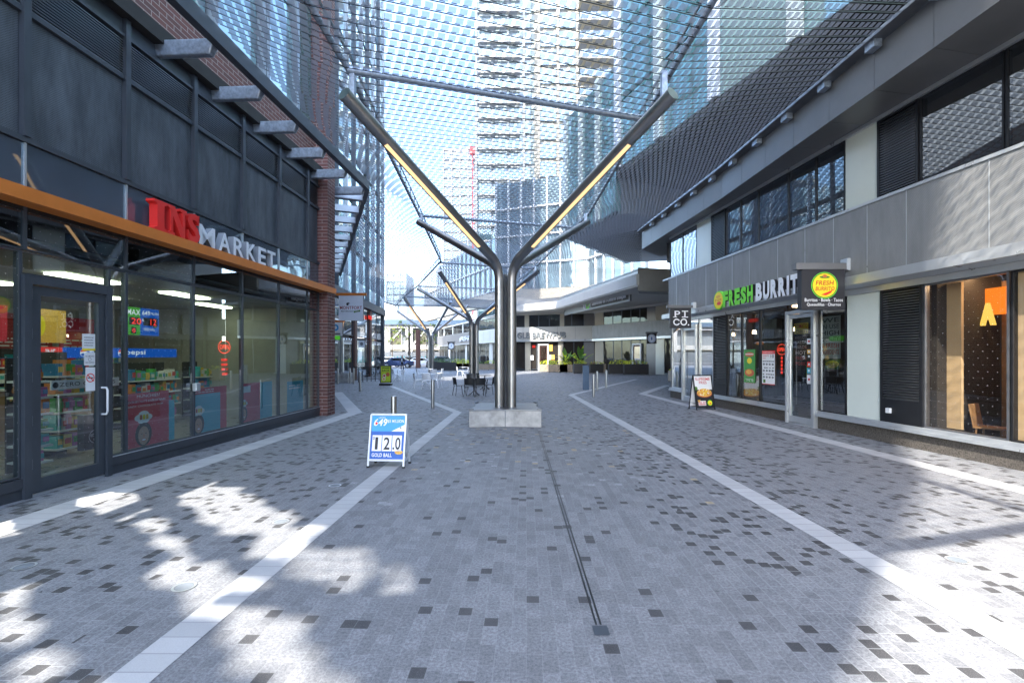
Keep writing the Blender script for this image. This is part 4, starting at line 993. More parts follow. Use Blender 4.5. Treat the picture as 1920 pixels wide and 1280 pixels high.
# ------------------------------------------------------------------ steel tree columns
def pipe_path(p0, zb, tip, rb_=.45, n=7):
    """vertical from p0 then a bend and a straight run to the tip"""
    k = Vector((p0[0], p0[1], zb)); d1 = Vector((0,0,1)); d2 = (Vector(tip)-k).normalized()
    a = k - d1*rb_; b = k + d2*rb_; pts = [Vector((p0[0],p0[1],p0[2])), a]
    for i in range(1, n): 
        t = i/n; pts.append(a*(1-t)**2 + k*2*t*(1-t) + b*t*t)
    pts.append(b); pts.append(Vector(tip)); return pts, b
def tree_column(c, base_z, zb, tips, r, lab, lit, toptips, bench=False, off=.165):
    t = worldthing('branching_column', lab, 'column', (c[0],c[1],0), 'branching steel columns carrying the canopy')
    for i, tip in enumerate(tips):
        sx = -1 if i in (0, 2) else 1; sy = -1 if i in (0, 1) else 1
        pts, b = pipe_path((c[0]+sx*off, c[1]+sy*off, base_z), zb, tip)
        m = MB('brushed_steel').tube(pts, r if i < 2 else r*.92, 20); br = part(m, 'branch', t, smooth=True)
        if lit[i]:
            tipv = Vector(tip); ax = (tipv-b).normalized(); dn = Vector((0,0,-1)); dn = (dn-ax*dn.dot(ax)).normalized(); sd_ = ax.cross(dn).normalized()
            if sd_.dot(Vector((-sx,-.5,0))) < 0: sd_ = -sd_
            nrm = (dn*.93+sd_*.25).normalized()
            p0 = b+(tipv-b)*.12+nrm*(r-.02); p1 = b+(tipv-b)*.79+nrm*(r-.02)
            wv = ax.cross(nrm).normalized()*(r*.30)
            th = nrm*.028
            hx = MB('strip_light').hexa([p0-wv,p0+wv,p1+wv,p1-wv,p0-wv+th,p0+wv+th,p1+wv+th,p1-wv+th])
            part(hx, 'light_strip', t)
        tb = b+(Vector(tip)-b)*.96; st = MB('galvanised').cube(tb.x-.045,tb.x+.045,tb.y-.06,tb.y+.06,tb.z,toptips+.03)
        part(st, 'canopy_bracket', t)
    m = MB('rail_steel'); m.tube([(c[0],c[1],base_z),(c[0],c[1],zb-.2)], .05, 8); part(m, 'core_post', t)
    return t
c1 = (-.17, 12.8)
tree_column(c1, .40, 4.15, [(-2.82,8.05,6.18),(2.70,8.05,6.18),(-3.22,16.6,6.38),(2.62,16.6,6.38)], .12, 'nearest and largest branching steel column rising from concrete seat', (1,1,0,0), 6.6)
c2 = (-2.37, 30)
tree_column(c2, 0, 3.95, [(-3.95,25.9,6.35),(1.42,26.2,6.35),(-6.6,33.8,6.45),(-.2,34.6,6.4)], .13, 'middle branching steel column behind the black cafe chairs', (1,1,0,0), 6.6, off=.16)
c3 = (-8.1, 48)
tree_column(c3, 0, 3.85, [(-9.6,42.6,6.9),(-4.6,50,6.9),(-12.0,50.2,6.35),(-5.6,44,6.7)], .14, 'farthest branching steel column near the street', (1,1,0,0), 6.9, off=.13)
# concrete seat
st = worldthing('concrete_bench', 'low star-shaped concrete bench with steel top around the nearest column', 'bench', (c1[0], c1[1], 0))
def star(r_c, r_m, cx, cy, n=4):
    P = []
    for k in range(4):
        a = pi/4+k*pi/2; P.append((cx+r_c*cos(a)*1.0, cy+r_c*sin(a))); a2 = a+pi/4; P.append((cx+r_m*cos(a2), cy+r_m*sin(a2)))
    return P
sc0 = (c1[0]+.0, c1[1]+.02)
part(MB('concrete').prism(star(1.27,.80,*sc0), 0, .40), 'seat_base', st, bevel=.012)
part(MB('rail_steel').prism(star(1.285,.81,*sc0), .402, .43), 'seat_top', st)
for sx in (-1,1):
    for sy in (-1,1): part(MB('rail_steel').prism([(sc0[0]+sx*.90,sc0[1]+sy*.90),(sc0[0]+sx*.78,sc0[1]+sy*.86),(sc0[0]+sx*.86,sc0[1]+sy*.78)], .433, .46), 'corner_cleat', st)
part(MB('slate').cube(sc0[0]-.008, sc0[0]+.008, sc0[1]-.83, sc0[1]-.795, 0, .40), 'joint', st)

# ------------------------------------------------------------------ canopy
def interp(kn, t):
    if t <= kn[0][0]: a, b = kn[0], kn[1]
    elif t >= kn[-1][0]: a, b = kn[-2], kn[-1]
    else:
        for a, b in zip(kn, kn[1:]):
            if a[0] <= t <= b[0]: break
    f = (t-a[0])/(b[0]-a[0]); return Vector([a[i]+(b[i]-a[i])*f for i in (1,2,3)])
kLO = [(-1,-5.32,-1,7.28),(15.1,-4.46,15.1,7.28),(31,-11.2,31,7.28),(46,-12.3,46,7.2),(54,-14.5,53,7.2)]
kLI = [(-1,-2.9,-1,6.62),(8.2,-2.8,8.2,6.62),(16.4,-3.22,16.5,6.62),(25,-3.7,25,6.62),(33.8,-6.6,33.8,6.62),(42.6,-9.6,42.6,6.9),(54,-12.9,52,6.7)]
kRI = [(-1,2.9,-1,6.62),(8.2,2.75,8.2,6.62),(16.4,2.65,16.4,6.62),(26,1.4,26,6.62),(34.6,-.2,34.6,6.62),(42,-4,44,6.9),(54,-7,52,6.9)]
kRO = [(-1,6.8,-1,7.76),(7.8,6.72,7.76,7.74),(15.2,6.54,15.2,7.74),(22.6,6.05,22.6,7.72),(28,8.7,32,7.5),(44,4.4,50.5,7.35),(54,-3.5,58,7.3)]
def cable(t): return [interp(kLO,t-.5), interp(kLI,t), interp(kRI,t+1.7), interp(kRO,t+3.4)]
cp = worldthing('mesh_canopy', 'folded overhead canopy of small translucent tiles strung on steel cables', 'canopy', (0, 20, 6.6))
tl = MB('canopy_tile'); cb = MB('black_metal'); t = -2.4; k = 0
while t < 49.5:
    step = .205 if t < 26 else .24
    A = cable(t); B = cable(t+step)
    for i in range(3):
        a, b = A[i], A[i+1]; na, nb_ = B[i], B[i+1]; d = b-a; L = d.length
        if L < .3: continue
        e = d/L; rr = .0095 if t < 20 else .007
        cb.tube([a,b], rr, 3, cap=False)
        pitch = .158; n = int(L/pitch)
        for j in range(n):
            f = (j+.5+(.5 if k % 2 else 0))/n
            if f > .995: continue
            c = a+d*f; g = (na+(nb_-na)*f)-c; g = (g-e*g.dot(e)); gl = g.length
            if gl < .02: continue
            g /= gl; nz_ = e.cross(g); nz_ = nz_ if nz_.z > 0 else -nz_
            ti = .28+.12*(R()-.5); gt = g*cos(ti)-nz_*sin(ti); hw = .057; q0 = c+g*.035-e*hw; q1 = c+g*.035+e*hw
            tl.quad(q0, q1, q1+gt*.098, q0+gt*.098)
            if t < 30: r0 = c-g*.05-nz_*.01; cb.quad(r0-e*.042, r0+e*.042, r0+e*.042+g*.018, r0-e*.042+g*.018)
    t += step; k += 1
part(tl, 'tile_field', cp, recalc=False); part(cb, 'cable_net', cp, recalc=False)
for nm, kn, rad in (('ridge_beam', kLI, .05), ('ridge_beam', kRI, .05)):
    pts = [Vector((q[1],q[2],q[3]+.05)) for q in kn]; m = MB('galvanised').tube(pts, rad, 8); part(m, nm, cp, smooth=True)
    m = MB('rail_steel'); 
    for a, b in zip(pts, pts[1:]):
        n = max(1, int((b-a).length/.8)); 
        for i in range(n):
            c = a+(b-a)*(i/n); m.tube([c, c+(b-a)/n+Vector((0,0,.28))], .014, 4, cap=False); m.tube([c+(b-a)/n+Vector((0,0,.28)), c+(b-a)/n], .014, 4, cap=False)
        m.tube([a+Vector((0,0,.28)), b+Vector((0,0,.28))], .022, 5, cap=False)
    part(m, 'ridge_truss', cp)
A = cable(-2.45); m = MB('rail_steel'); [m.tube([A[i],A[i+1]], .09, 8) for i in range(3)]; part(m, 'end_beam', cp)
A = cable(49.7); m = MB('rail_steel'); [m.tube([A[i],A[i+1]], .08, 8) for i in range(3)]; part(m, 'end_beam', cp)
for tt in (8.15, 16.6, 25.2, 33.8, 42): 
    a = interp(kLI,tt)+Vector((0,0,.02)); b = interp(kRI,tt+1.7)+Vector((0,0,.02)); part(MB('galvanised').tube([a,b], .06, 10), 'cross_pipe', cp, smooth=True)

# ------------------------------------------------------------------ right tower above the canopy
tw = worldthing('glass_tower', 'teal glass tower with pale vertical fins above the right-hand shops', 'building', (14, 10, 11))
PT = [(14.4,-5),(5.15,23.8),(16,29),(30,20),(26,-6)]
part(MB('soft_black').prism(PT, 10.6, 10.95), 'soffit', tw)
part(MB('slate').prism([(14.9,-4.8),(5.75,23.7),(16,28.3),(29,19.6),(25.6,-5.5)], 10.96, 48), 'core', tw)
FT = Fr((14.4,-5), (5.15,23.8), (-1,-.3))
n = 9; w_ = FT.L/n
for i in range(n):
    for j in range(6):
        z0 = 10.97+j*3.2
        part(MB('teal_glass').box(FT, i*w_+.05, (i+1)*w_-.45, -.2, -.02, z0, z0+3.1), 'window', tw)
for i in range(n+1):
    part(MB('sign_white' if i % 2 else 'pale_panel').box(FT, max(0,i*w_-.42), min(FT.L,i*w_+.04), -.2, .12, 10.97, 44), 'fin', tw)
tw2 = worldthing('glass_block', 'lower glass block stepping down beside the teal tower, behind the canopy', 'building', (5, 28, 9))
P2 = [(5.2,24.0),(3.3,29.8),(9,38),(20,36),(16,29.1)]
part(MB('slate').prism([(5.6,24.4),(3.75,29.9),(9,37.4),(19.5,35.6),(15.6,29.3)], 9.0, 16.4), 'core', tw2)
for Fq in (Fr(P2[0],P2[1],(-1,-.3)), Fr(P2[1],P2[2],(-1,.5))):
    nn = int(Fq.L/1.6)
    for i in range(nn):
        wq = Fq.L/nn
        part(MB('teal_glass').box(Fq, i*wq+.05, (i+1)*wq-.35, -.3, -.02, 9.0, 16.3), 'window', tw2)
        part(MB('pale_panel').box(Fq, (i+1)*wq-.34, (i+1)*wq+.04, -.3, .1, 9.0, 16.6), 'fin', tw2)

# ------------------------------------------------------------------ far left building
fl = worldthing('corner_building', 'blue glass tower over a shopfront with brown columns, beyond the brick pier', 'building', (-14, 38, 0))
FF = Fr((-11.0,28.4), (-12.35,46), (1,0))
part(MB('slate').prism([(-11.45,28.4),(-12.8,45.7),(-30,46),(-30,28.4)], 5.6, 70), 'core', fl)
part(MB('room_dark').prism([(-14,31),(-15.5,45.6),(-30,46),(-30,31)], 0, 5.5), 'back_wall', fl)
nb_ = 8; w_ = FF.L/nb_
for i in range(nb_):
    for j in range(13):
        z0 = 6.2+j*3.4; part(MB('blue_glass').box(FF, i*w_+.08, (i+1)*w_-.08, -.3, -.04, z0, z0+3.0), 'window', fl)
for i in range(nb_+1): part(MB('slate' if i % 2 else 'white_metal').box(FF, i*w_-.06, i*w_+.06, -.3, .12, 6.1, 60), 'fin', fl)
part(MB('dark_metal').box(FF, 0, FF.L, -.4, .25, 5.5, 6.1), 'fascia', fl)
for s_ in (6.3, 11.3): part(MB('brown_steel').box(FF, s_, s_+.75, -.3, .12, 0, 5.49), 'brick_column', fl)
part(MB('dark_metal').box(FF, FF.L-.5, FF.L, -.5, .15, 0, 5.49), 'corner_column', fl)
for a, b in ((0,6.3),(7.05,11.3),(12.05,14.5),(14.5,17.1)):
    fr_window(fl, FF, a, b, .1, 3.0, 'shop_glass', fw=.06); fr_window(fl, FF, a, b, 3.15, 5.49, 'dark_glass', fw=.06, name='upper_window')
m = MB('orange_glow').box(FF, 10.6, 11.6, -.5, -.4, 2.7, 3.0); tagset(m.build('lit_sign'), 'small orange lit sign inside the far left shopfront', 'sign')
m = MB('lit_red').box(FF, 10.5, 11.7, .15, .2, 4.7, 5.0); tagset(m.build('lit_sign'), 'small red sign above the far left shopfront', 'sign')
m = MB('lit_green').box(FF, 1.0, 2.2, .15, .2, 2.75, 3.1); tagset(m.build('lit_sign'), 'bright green sign low on far left shopfront beside brick pier', 'sign')

# ------------------------------------------------------------------ back building (brewpub and university)
bb = worldthing('brewpub_building', 'sunlit two-storey shop building closing the view, with white panelled band', 'building', (2, 60, 0))
P0, P1, P2_, P3, P4 = (15.5,40.5), (8.9,52), (-.5,55.3), (-4.2,63), (-13,86)
segs = [Fr(P0,P1,(-1,-1)), Fr(P1,P2_,(0,-1)), Fr(P2_,P3,(-1,0)), Fr(P3,P4,(-1,0))]
segs[2] = Fr(P2_,P3,(-1,-.3)); segs[3] = Fr(P3,P4,(-1,-.3))
part(MB('room_dark').prism([(P0[0]+3,P0[1]+2.5),(P1[0]+2,P1[1]+4),(P2_[0]+2,P2_[1]+4),(P3[0]+4,P3[1]+2),(P4[0]+4,P4[1]+2),(10,90),(26,60)], 0, 7.0), 'core', bb)
band_m = ['perforated','perforated','perforated','slate']
for i, F_ in enumerate(segs):
    if i == 0: part(MB('perforated').box(F_, 0, F_.L, -.1, .4, 3.49, 4.92), 'band_panel', bb)
    elif i == 1: part(MB('white_wall').box(F_, 0, F_.L, -.1, .4, 3.49, 4.92), 'band_panel', bb)
    elif i == 2: part(MB('white_wall').box(F_, 0, F_.L, -.1, .4, 3.49, 4.92), 'band_panel', bb)
    else: part(MB('dark_panel').box(F_, 0, F_.L, -.1, .4, 3.4, 5.0), 'band_panel', bb, 'dark slate blue band')
    part(MB('silver').box(F_, 0, F_.L, -.1, .46, 3.28, 3.488 if i < 3 else 3.398), 'ledge', bb)
    n = max(3, int(F_.L/1.9)); w_ = F_.L/n
    for j in range(1, n): part(MB('slate').box(F_, j*w_-.012, j*w_+.012, .38, .404, 3.5, 4.9), 'panel_joint', bb)
    if i > 1:
        for j in range(n):
            a, b = j*w_, (j+1)*w_
            if (j*7+i*3) % 5 == 0: part(MB('white_wall').box(F_, a, b-w_*.5, -.3, .05, 0, 3.27), 'pilaster', bb); fr_window(bb, F_, b-w_*.5, b, .15, 3.27, 'bronze_glass')
            else: fr_window(bb, F_, a, b, .15, 3.27, 'bronze_glass', 'silver' if j % 2 else 'dark_metal', fw=.05)
            if j % 3 == 1: part(MB('white_wall').box(F_, a, a+w_*.3, -.3, .03, 4.93, 6.28), 'pilaster', bb); fr_window(bb, F_, a+w_*.3, b, 4.94, 6.28, 'bronze_glass', fw=.04, name='upper_window')
            else: fr_window(bb, F_, a, b, 4.94, 6.28, 'bronze_glass', fw=.04, name='upper_window')
    else:
        def sp(px, F_=F_):
            t_ = (px-CX)/K; return min(F_.L, max(0, (t_*F_.o.y-F_.o.x)/(F_.u.x-t_*F_.u.y)))
        G1 = ([(956,985,'g'),(985,995,'c'),(995,1007,'g'),(1007,1029,'g'),(1029,1047,'g'),(1047,1056,'c'),(1056,1076,'g'),(1076,1095,'g'),(1095,1115.5,'d')], [(956,984,'g'),(984,992,'c'),(992,1010,'g'),(1010,1030,'g'),(1030,1050,'g'),(1050,1058,'c'),(1058,1072,'g'),(1072,1095,'g'),(1095,1115.5,'d')]) if i == 1 else ([(1116,1132,'c'),(1132,1150,'g'),(1150,1166,'g'),(1166,1183,'g'),(1183,1200,'g'),(1200,1213,'g'),(1213,1230,'d'),(1230,1246,'p'),(1246,1280,'g')], [(1116,1132,'c'),(1132,1149,'g'),(1149,1166,'g'),(1166,1183,'g'),(1183,1200,'g'),(1200,1214,'g'),(1214,1230,'d'),(1230,1280,'c')])
        for lev, (z0, z1, nm) in zip(G1, ((.15,3.27,'window'),(4.94,6.28,'upper_window'))):
            for pa, pb, kd in lev:
                a, b = sorted((sp(pa), sp(pb)))
                if b-a < .05: continue
                if kd == 'g': fr_window(bb, F_, a, b, z0, z1, 'bronze_glass', 'dark_metal', fw=.05, name=nm)
                else: part(MB({'c':'cream_wall','d':'dark_panel','p':'pale_panel'}[kd]).box(F_, a, b, -.3, .05, 0 if z0 < 1 else z0, z1), {'c':'pilaster','d':'dark_panel','p':'pale_panel'}[kd], bb)
    part(MB('white_wall').box(F_, 0, F_.L, -3, .2, 6.3, 6.5), 'soffit', bb)
sb = worldthing('gap_filler', 'unseen panelled block added to close the bright gap in the left glass reflections', 'building', (20,32,0))  # unseen block added to hide bright sky mirrored in the left glass
part(MB('dark_panel').prism([(16.2,24),(30,24),(30,40),(16.6,40)], 0, 12), 'wall', sb)
for j in range(6): part(MB('soft_black').cube(16.0,16.15,24.5+2.6*j,26.6+2.6*j,.6,3.0), 'dark_window', sb); part(MB('grey_panel').cube(16.0,16.15,24.5+2.6*j,26.6+2.6*j,3.4,4.9), 'panel', sb)
# overhanging roof edge
FA = [AT(1196,520,33), AT(1043,576,50), AT(966,582,53.5), AT(930,585,57)]
FA = [(p.x,p.y) for p in FA]; back = [(16,39), (9.2,52.5), (0,56), (-3.5,61)]
for k in range(3):
    part(MB('white_wall').prism([FA[k],FA[k+1],back[k+1],back[k]], 6.51, 6.6), 'roof_soffit', bb)
    m = MB('white_wall'); a, b = FA[k], FA[k+1]; m.bar((*a,6.98),(*b,6.98), .2, .75); part(m, 'roof_fascia', bb)
    m = MB('dark_panel'); m.bar((a[0]+.5,a[1]+.3,7.6),(b[0]+.5,b[1]+.3,7.6), .3, .46); part(m, 'roof_gutter', bb)
part(MB('dark_panel').prism([FA[0],(FA[0][0]+6,FA[0][1]+1.5),(FA[0][0]+6,FA[0][1]+3),(FA[0][0]+.5,FA[0][1]+1.5)], 6.2, 7.8), 'corner_fascia', bb)
# storeys above: glass with pale posts, cream band
UB = [(12.5,46),(8.6,54.6),(-2,58.5),(-8,70),(-16,88)]
for k in range(4):
    F_ = Fr(UB[k], UB[k+1], (-1,-1)); 
    part(MB('cream_wall').box(F_, 0, F_.L, -.4, .1, 7.9, 9.6), 'cream_band', bb)
    part(MB('slate').box(F_, 0, F_.L, -.8, -.42, 7.9, 22.6 if k < 2 else 16.1), 'core_wall', bb)
    n = int(F_.L/1.5); w_ = F_.L/n
    for j in range(n):
        part(MB('bg_glass').box(F_, j*w_+.04, (j+1)*w_-.16, -.4, -.05, 9.65, 22.5 if k < 2 else 16), 'window', bb)
        part(MB('white_metal').box(F_, (j+1)*w_-.15, (j+1)*w_+.03, -.4, .12, 9.62, 22.8 if k < 2 else 16.2), 'post', bb)
    for z in (12.8, 16.1, 19.4):
        if k < 2 or z < 15: part(MB('white_metal').box(F_, 0, F_.L, -.04, .2, z-.18, z), 'floor_edge', bb)
# lettering on the white band
def sign_word(F_, txt, s0, s1, z0, h_, p, mt, lab, side='ink', d_=.12, rev=True):
    m = MB(mt); q = Pl(m, F_.pt(s1 if rev else s0,p,z0), (-F_.u.x,-F_.u.y,0) if rev else (F_.u.x,F_.u.y,0), (0,0,1)); q.text(txt, 0,0,abs(s1-s0),h_,mt,0,.03,d_,side=side)
    return tagset(m.build('shop_sign'), lab, 'sign')
F1 = segs[1]
sB0 = (8.9-AT(1064,0,52.6).x)/(-F1.u.x); sB1 = (8.9-AT(972,0,55).x)/(-F1.u.x)
sign_word(F1, 'GLB BREWPUB', sB0, sB1, 3.62, .70, .42, 'slate', 'raised letters GLB BREWPUB on the sunlit white band')  # white letters coloured slate; the dark tone stands for their shadows
F3 = segs[3]; sign_word(F3, '#FRISHAWK', 1.0, 8.5, 3.7, .75, .42, 'sign_white', 'pale lettering on the far dark slate fascia', rev=True)
# university sign board
A0, A1 = AT(1058,594,50), AT(1181,561,37.5)
m = MB('grey_panel'); zA = 5.85
A0.z = 5.9; A1.z = 6.0
hb = 1.0
nn = Vector((A1.y-A0.y, -(A1.x-A0.x), 0)).normalized(); nn = nn if nn.y < 0 else -nn
m.hexa([A0,A1,A1-nn*.15,A0-nn*.15,A0+Vector((0,0,hb*.55)),A1+Vector((0,0,hb*.9)),A1-nn*.15+Vector((0,0,hb*.9)),A0-nn*.15+Vector((0,0,hb*.55))])
ut = worldthing('university_sign', 'grey sign board with green O and white Université de l Ontario français lettering', 'sign', A0)
part(m, 'board', ut)
d = (A1-A0); Lb = d.length; m = MB('paper'); q = Pl(m, A0+nn*.02, (d.x,d.y,d.z), (0,0,1))
q.ux = d.normalized(); q.uy = Vector((0,0,1))
if q.n.dot(nn) < 0: q.n = -q.n
q.text('Université de l\'Ontario français', Lb*.50,.24,Lb*.46,.46,'sign_white',2,.03,.05); q.text('u', Lb*.36,.2,Lb*.04,.4,'sign_white',2,.04,.05); q.ring(Lb*.43,.5,Lb*.028,.38,.16,'green_paint',6); q.text('f', Lb*.462,.3,Lb*.028,.6,'sign_white',2,.04,.05)
part(m, 'lettering', ut)
part(MB('ink').hexa([q.P(Lb*.485,.16,.005),q.P(Lb*.985,.16,.005),q.P(Lb*.985,.16,.002),q.P(Lb*.485,.16,.002),q.P(Lb*.485,.78,.005),q.P(Lb*.985,.78,.005),q.P(Lb*.985,.78,.002),q.P(Lb*.485,.78,.002)]), 'backing', ut)
# brewpub door with white frame
for (px, Yd, lab, hh) in ((1018, 53.6, 'white framed brewpub door at the foot of the sunlit facade', 3.0), (1174, 45.6, 'white framed glass door behind the black planters at right', 2.9)):
    F_ = segs[1] if px < 1100 else segs[0]
    c = AT(px,0,Yd); s_ = (Vector((c.x,c.y))-F_.o).dot(F_.u)
    t = worldthing('shop_door', lab, 'door', F_.pt(s_,0,0)); f = MB('white_metal'); f.box(F_, s_-.6, s_-.48, -.05, .2, 0, hh); f.box(F_, s_+.48, s_+.6, -.05, .2, 0, hh); f.box(F_, s_-.48, s_+.48, -.05, .198, hh-.14, hh)
    part(f, 'door_frame', t); part(MB('brown_steel').box(F_, s_-.47, s_+.47, .02, .08, 0.02, hh-.15), 'door_leaf', t); part(MB('dark_glass').quad(F_.pt(s_-.36,.085,.3),F_.pt(s_+.36,.085,.3),F_.pt(s_+.36,.085,hh-.3),F_.pt(s_-.36,.085,hh-.3)), 'door_glass', t)
for i, (px, py0, py1, mt) in enumerate(((997,675,668,'paper'),(1036,658,648,'cheese'),(1033,674,667,'paper'),(1040,674,667,'cheese'),(1001,652,649,'lit_red'))):
    F_ = segs[1]; c = AT(px,0,54.2); s_ = (Vector((c.x,c.y))-F_.o).dot(F_.u); z0, z1 = AT(px,py0,54).z, AT(px,py1,54).z
    m = MB(mt).box(F_, s_-.18, s_+.18, .06, .075, min(z0,z1), max(z0,z1)+.12); tagset(m.build('window_notice'), ['white notice left of the brewpub door','orange notice high right of the brewpub door','white notice low right of the brewpub door','orange notice low right of the brewpub door','small red sign left of brewpub door head'][i], 'notice')

# ------------------------------------------------------------------ background towers
def tower(name, lab, x0, x1, y, dep, z0, z1, wall, glassm, fl_h=3.1, balc=None, bayw=3.0, z_start=None):
    t = worldthing(name, lab, 'tower', ((x0+x1)/2, y, 0))
    part(MB(wall).cube(x0, x1, y+.3, y+dep, z0, z1), 'core', t)
    F_ = Fr((x0,y),(x1,y),(0,-1)); n = max(1,int((x1-x0)/bayw)); w_ = (x1-x0)/n; nz_ = int((z1-z0)/fl_h)
    for i in range(n):
        m = MB(glassm)
        for j in range(nz_): m.box(F_, i*w_+.25, (i+1)*w_-.25, -.3+.05, .0, z0+j*fl_h+.5, z0+(j+1)*fl_h-.15)
        part(m, 'window_column', t)
        part(MB(wall).box(F_, i*w_-.22, i*w_+.22, -.3, .25, z0, z1), 'pier', t)
    part(MB(wall).box(F_, (x1-x0)-.22, (x1-x0)+.0, -.3, .25, z0, z1), 'pier', t)
    if balc:
        bx0, bx1, bd, bm = balc
        for j in range(nz_):
            m = MB(bm); z = z0+j*fl_h; m.cube(bx0, bx1, y-bd, y-.26, z, z+.22); b = part(m, 'balcony', t)
            r_ = MB('rail_glass').cube(bx0+.05, bx1-.05, y-bd+.02, y-bd+.05, z+.28, z+1.35); rr = r_.build('railing', b)
    return t
tower('condo_tower', 'tall pale grey tower with horizontal balcony slabs, straight ahead above the column', AT(893,0,95).x, AT(1012,0,95).x, 95, 22, 0, 120, 'bg_grey', 'bg_glass', 3.0, (AT(896,0,93).x, AT(975,0,93).x, 1.1, 'bg_white'))
tower('condo_tower', 'tall cream concrete tower with wide balconies, right of the grey tower', AT(1010,0,80).x, AT(1190,0,80).x, 80, 25, 0, 110, 'bg_concrete', 'bg_glass', 3.1, (AT(1086,0,78).x, AT(1175,0,78).x, 2.6, 'bg_concrete'))
tower('distant_tower', 'distant white striped tower under construction, left of the grey tower', AT(832,0,170).x, AT(893,0,170).x, 170, 20, 0, AT(0,278,170).z, 'bg_white', 'bg_glass', 3.2, None, 2.4)
tower('distant_tower', 'small distant glass tower seen through the canopy at left', AT(725,0,260).x, AT(762,0,260).x, 260, 20, 0, AT(0,512,260).z, 'bg_grey', 'bg_glass', 3.4, None, 3.5)
cr = worldthing('tower_crane', 'red tower crane beside the distant striped tower', 'crane', (AT(890,0,165).x, 165, 0))
xx = AT(890,0,165).x; zt = AT(0,290,165).z; m = MB('crane_red')
for dx in (-.7,.7):
    for dy in (-.7,.7): m.tube([(xx+dx,165+dy,0),(xx+dx,165+dy,zt)], .12, 4)
for k in range(int(zt/2)): m.tube([(xx-.7,164.3,k*2),(xx+.7,164.3,k*2+2)], .08, 4, cap=False)
part(m, 'mast', cr); part(MB('crane_red').cube(xx-1.6, xx+1.6, 164, 166, zt, zt+2.4), 'cab', cr)
# elevated road deck far behind
ed = worldthing('elevated_road', 'elevated roadway with pale parapet crossing the end of the lane', 'bridge', (-20, 98, 0))
part(MB('bg_white').cube(-60, 10, 97, 97.5, AT(0,598,97).z, AT(0,590,97).z), 'parapet', ed); part(MB('blue_post').cube(-60, 10, 97.2, 106, AT(0,608,97).z, AT(0,599,97).z), 'deck', ed)
# parking garage
pg = worldthing('parking_garage', 'white concrete framed building with braced window bays across the street', 'building', (-30, 112, 0))
YG = 112; gz = [0, AT(0,672,YG).z]
part(MB('slate').cube(-80, 0, YG+1.2, YG+20, 0, AT(0,606,YG).z), 'core', pg)
def GX(px): return AT(px,0,YG).x
for z in (AT(0,606,YG).z, AT(0,646,YG).z, AT(0,660,YG).z): part(MB('bg_white').cube(-80, 0, YG-.2, YG+1.1, z-1.1, z), 'floor_beam', pg)
part(MB('cream_wall').cube(-80, 0, YG-.1, YG+1.1, AT(0,656,YG).z, AT(0,648,YG).z), 'spandrel', pg)
for px in (600,640,680,720,728,765,770,810,850,890): part(MB('bg_white').cube(GX(px)-.5, GX(px)+.5, YG-.35, YG+1.1, 0, AT(0,607,YG).z), 'column', pg)
for i, px in enumerate((690,735,782,830,872)):
    fr_window(pg, Fr((GX(px-14),YG+.8),(GX(px+26),YG+.8),(0,-1)), .6, 3.9, 2.6, AT(0,618,YG).z, 'bronze_glass', 'white_metal', .15)
    part(MB('white_metal').bar((GX(px-12),YG+.2,AT(0,650,YG).z), (GX(px+18),YG+.2,AT(0,616,YG).z), .25, .3), 'brace', pg)
m = MB('bg_white').cube(-80,0,YG-2,YG-1.9,0,1.6); 
for k in range(60):
    x = -42+k*.8; m.add([(x,YG-2.02,.05),(x+.3,YG-2.02,.05),(x+.75,YG-2.02,1.5),(x+.45,YG-2.02,1.5)], [(0,1,2,3)], 'teal_hoarding')
tagset(m.build('hoarding'), 'white site hoarding with slanted teal stripes across the street', 'hoarding')
m = worldthing('reflection_block', 'plain grey unseen block behind the viewer, added to darken reflections', 'building', (16,-30,0))  # unseen block added so reflections have something dark behind the viewer
part(MB('grey_panel').cube(2, 30, -40, -26, 0, 16), 'wall', m)
for i in range(9):
    for j in range(4): part(MB('bg_glass').cube(3+i*3, 5.4+i*3, -26.02, -25.9, 1+j*3.8, 3.8+j*3.8), 'window', m)

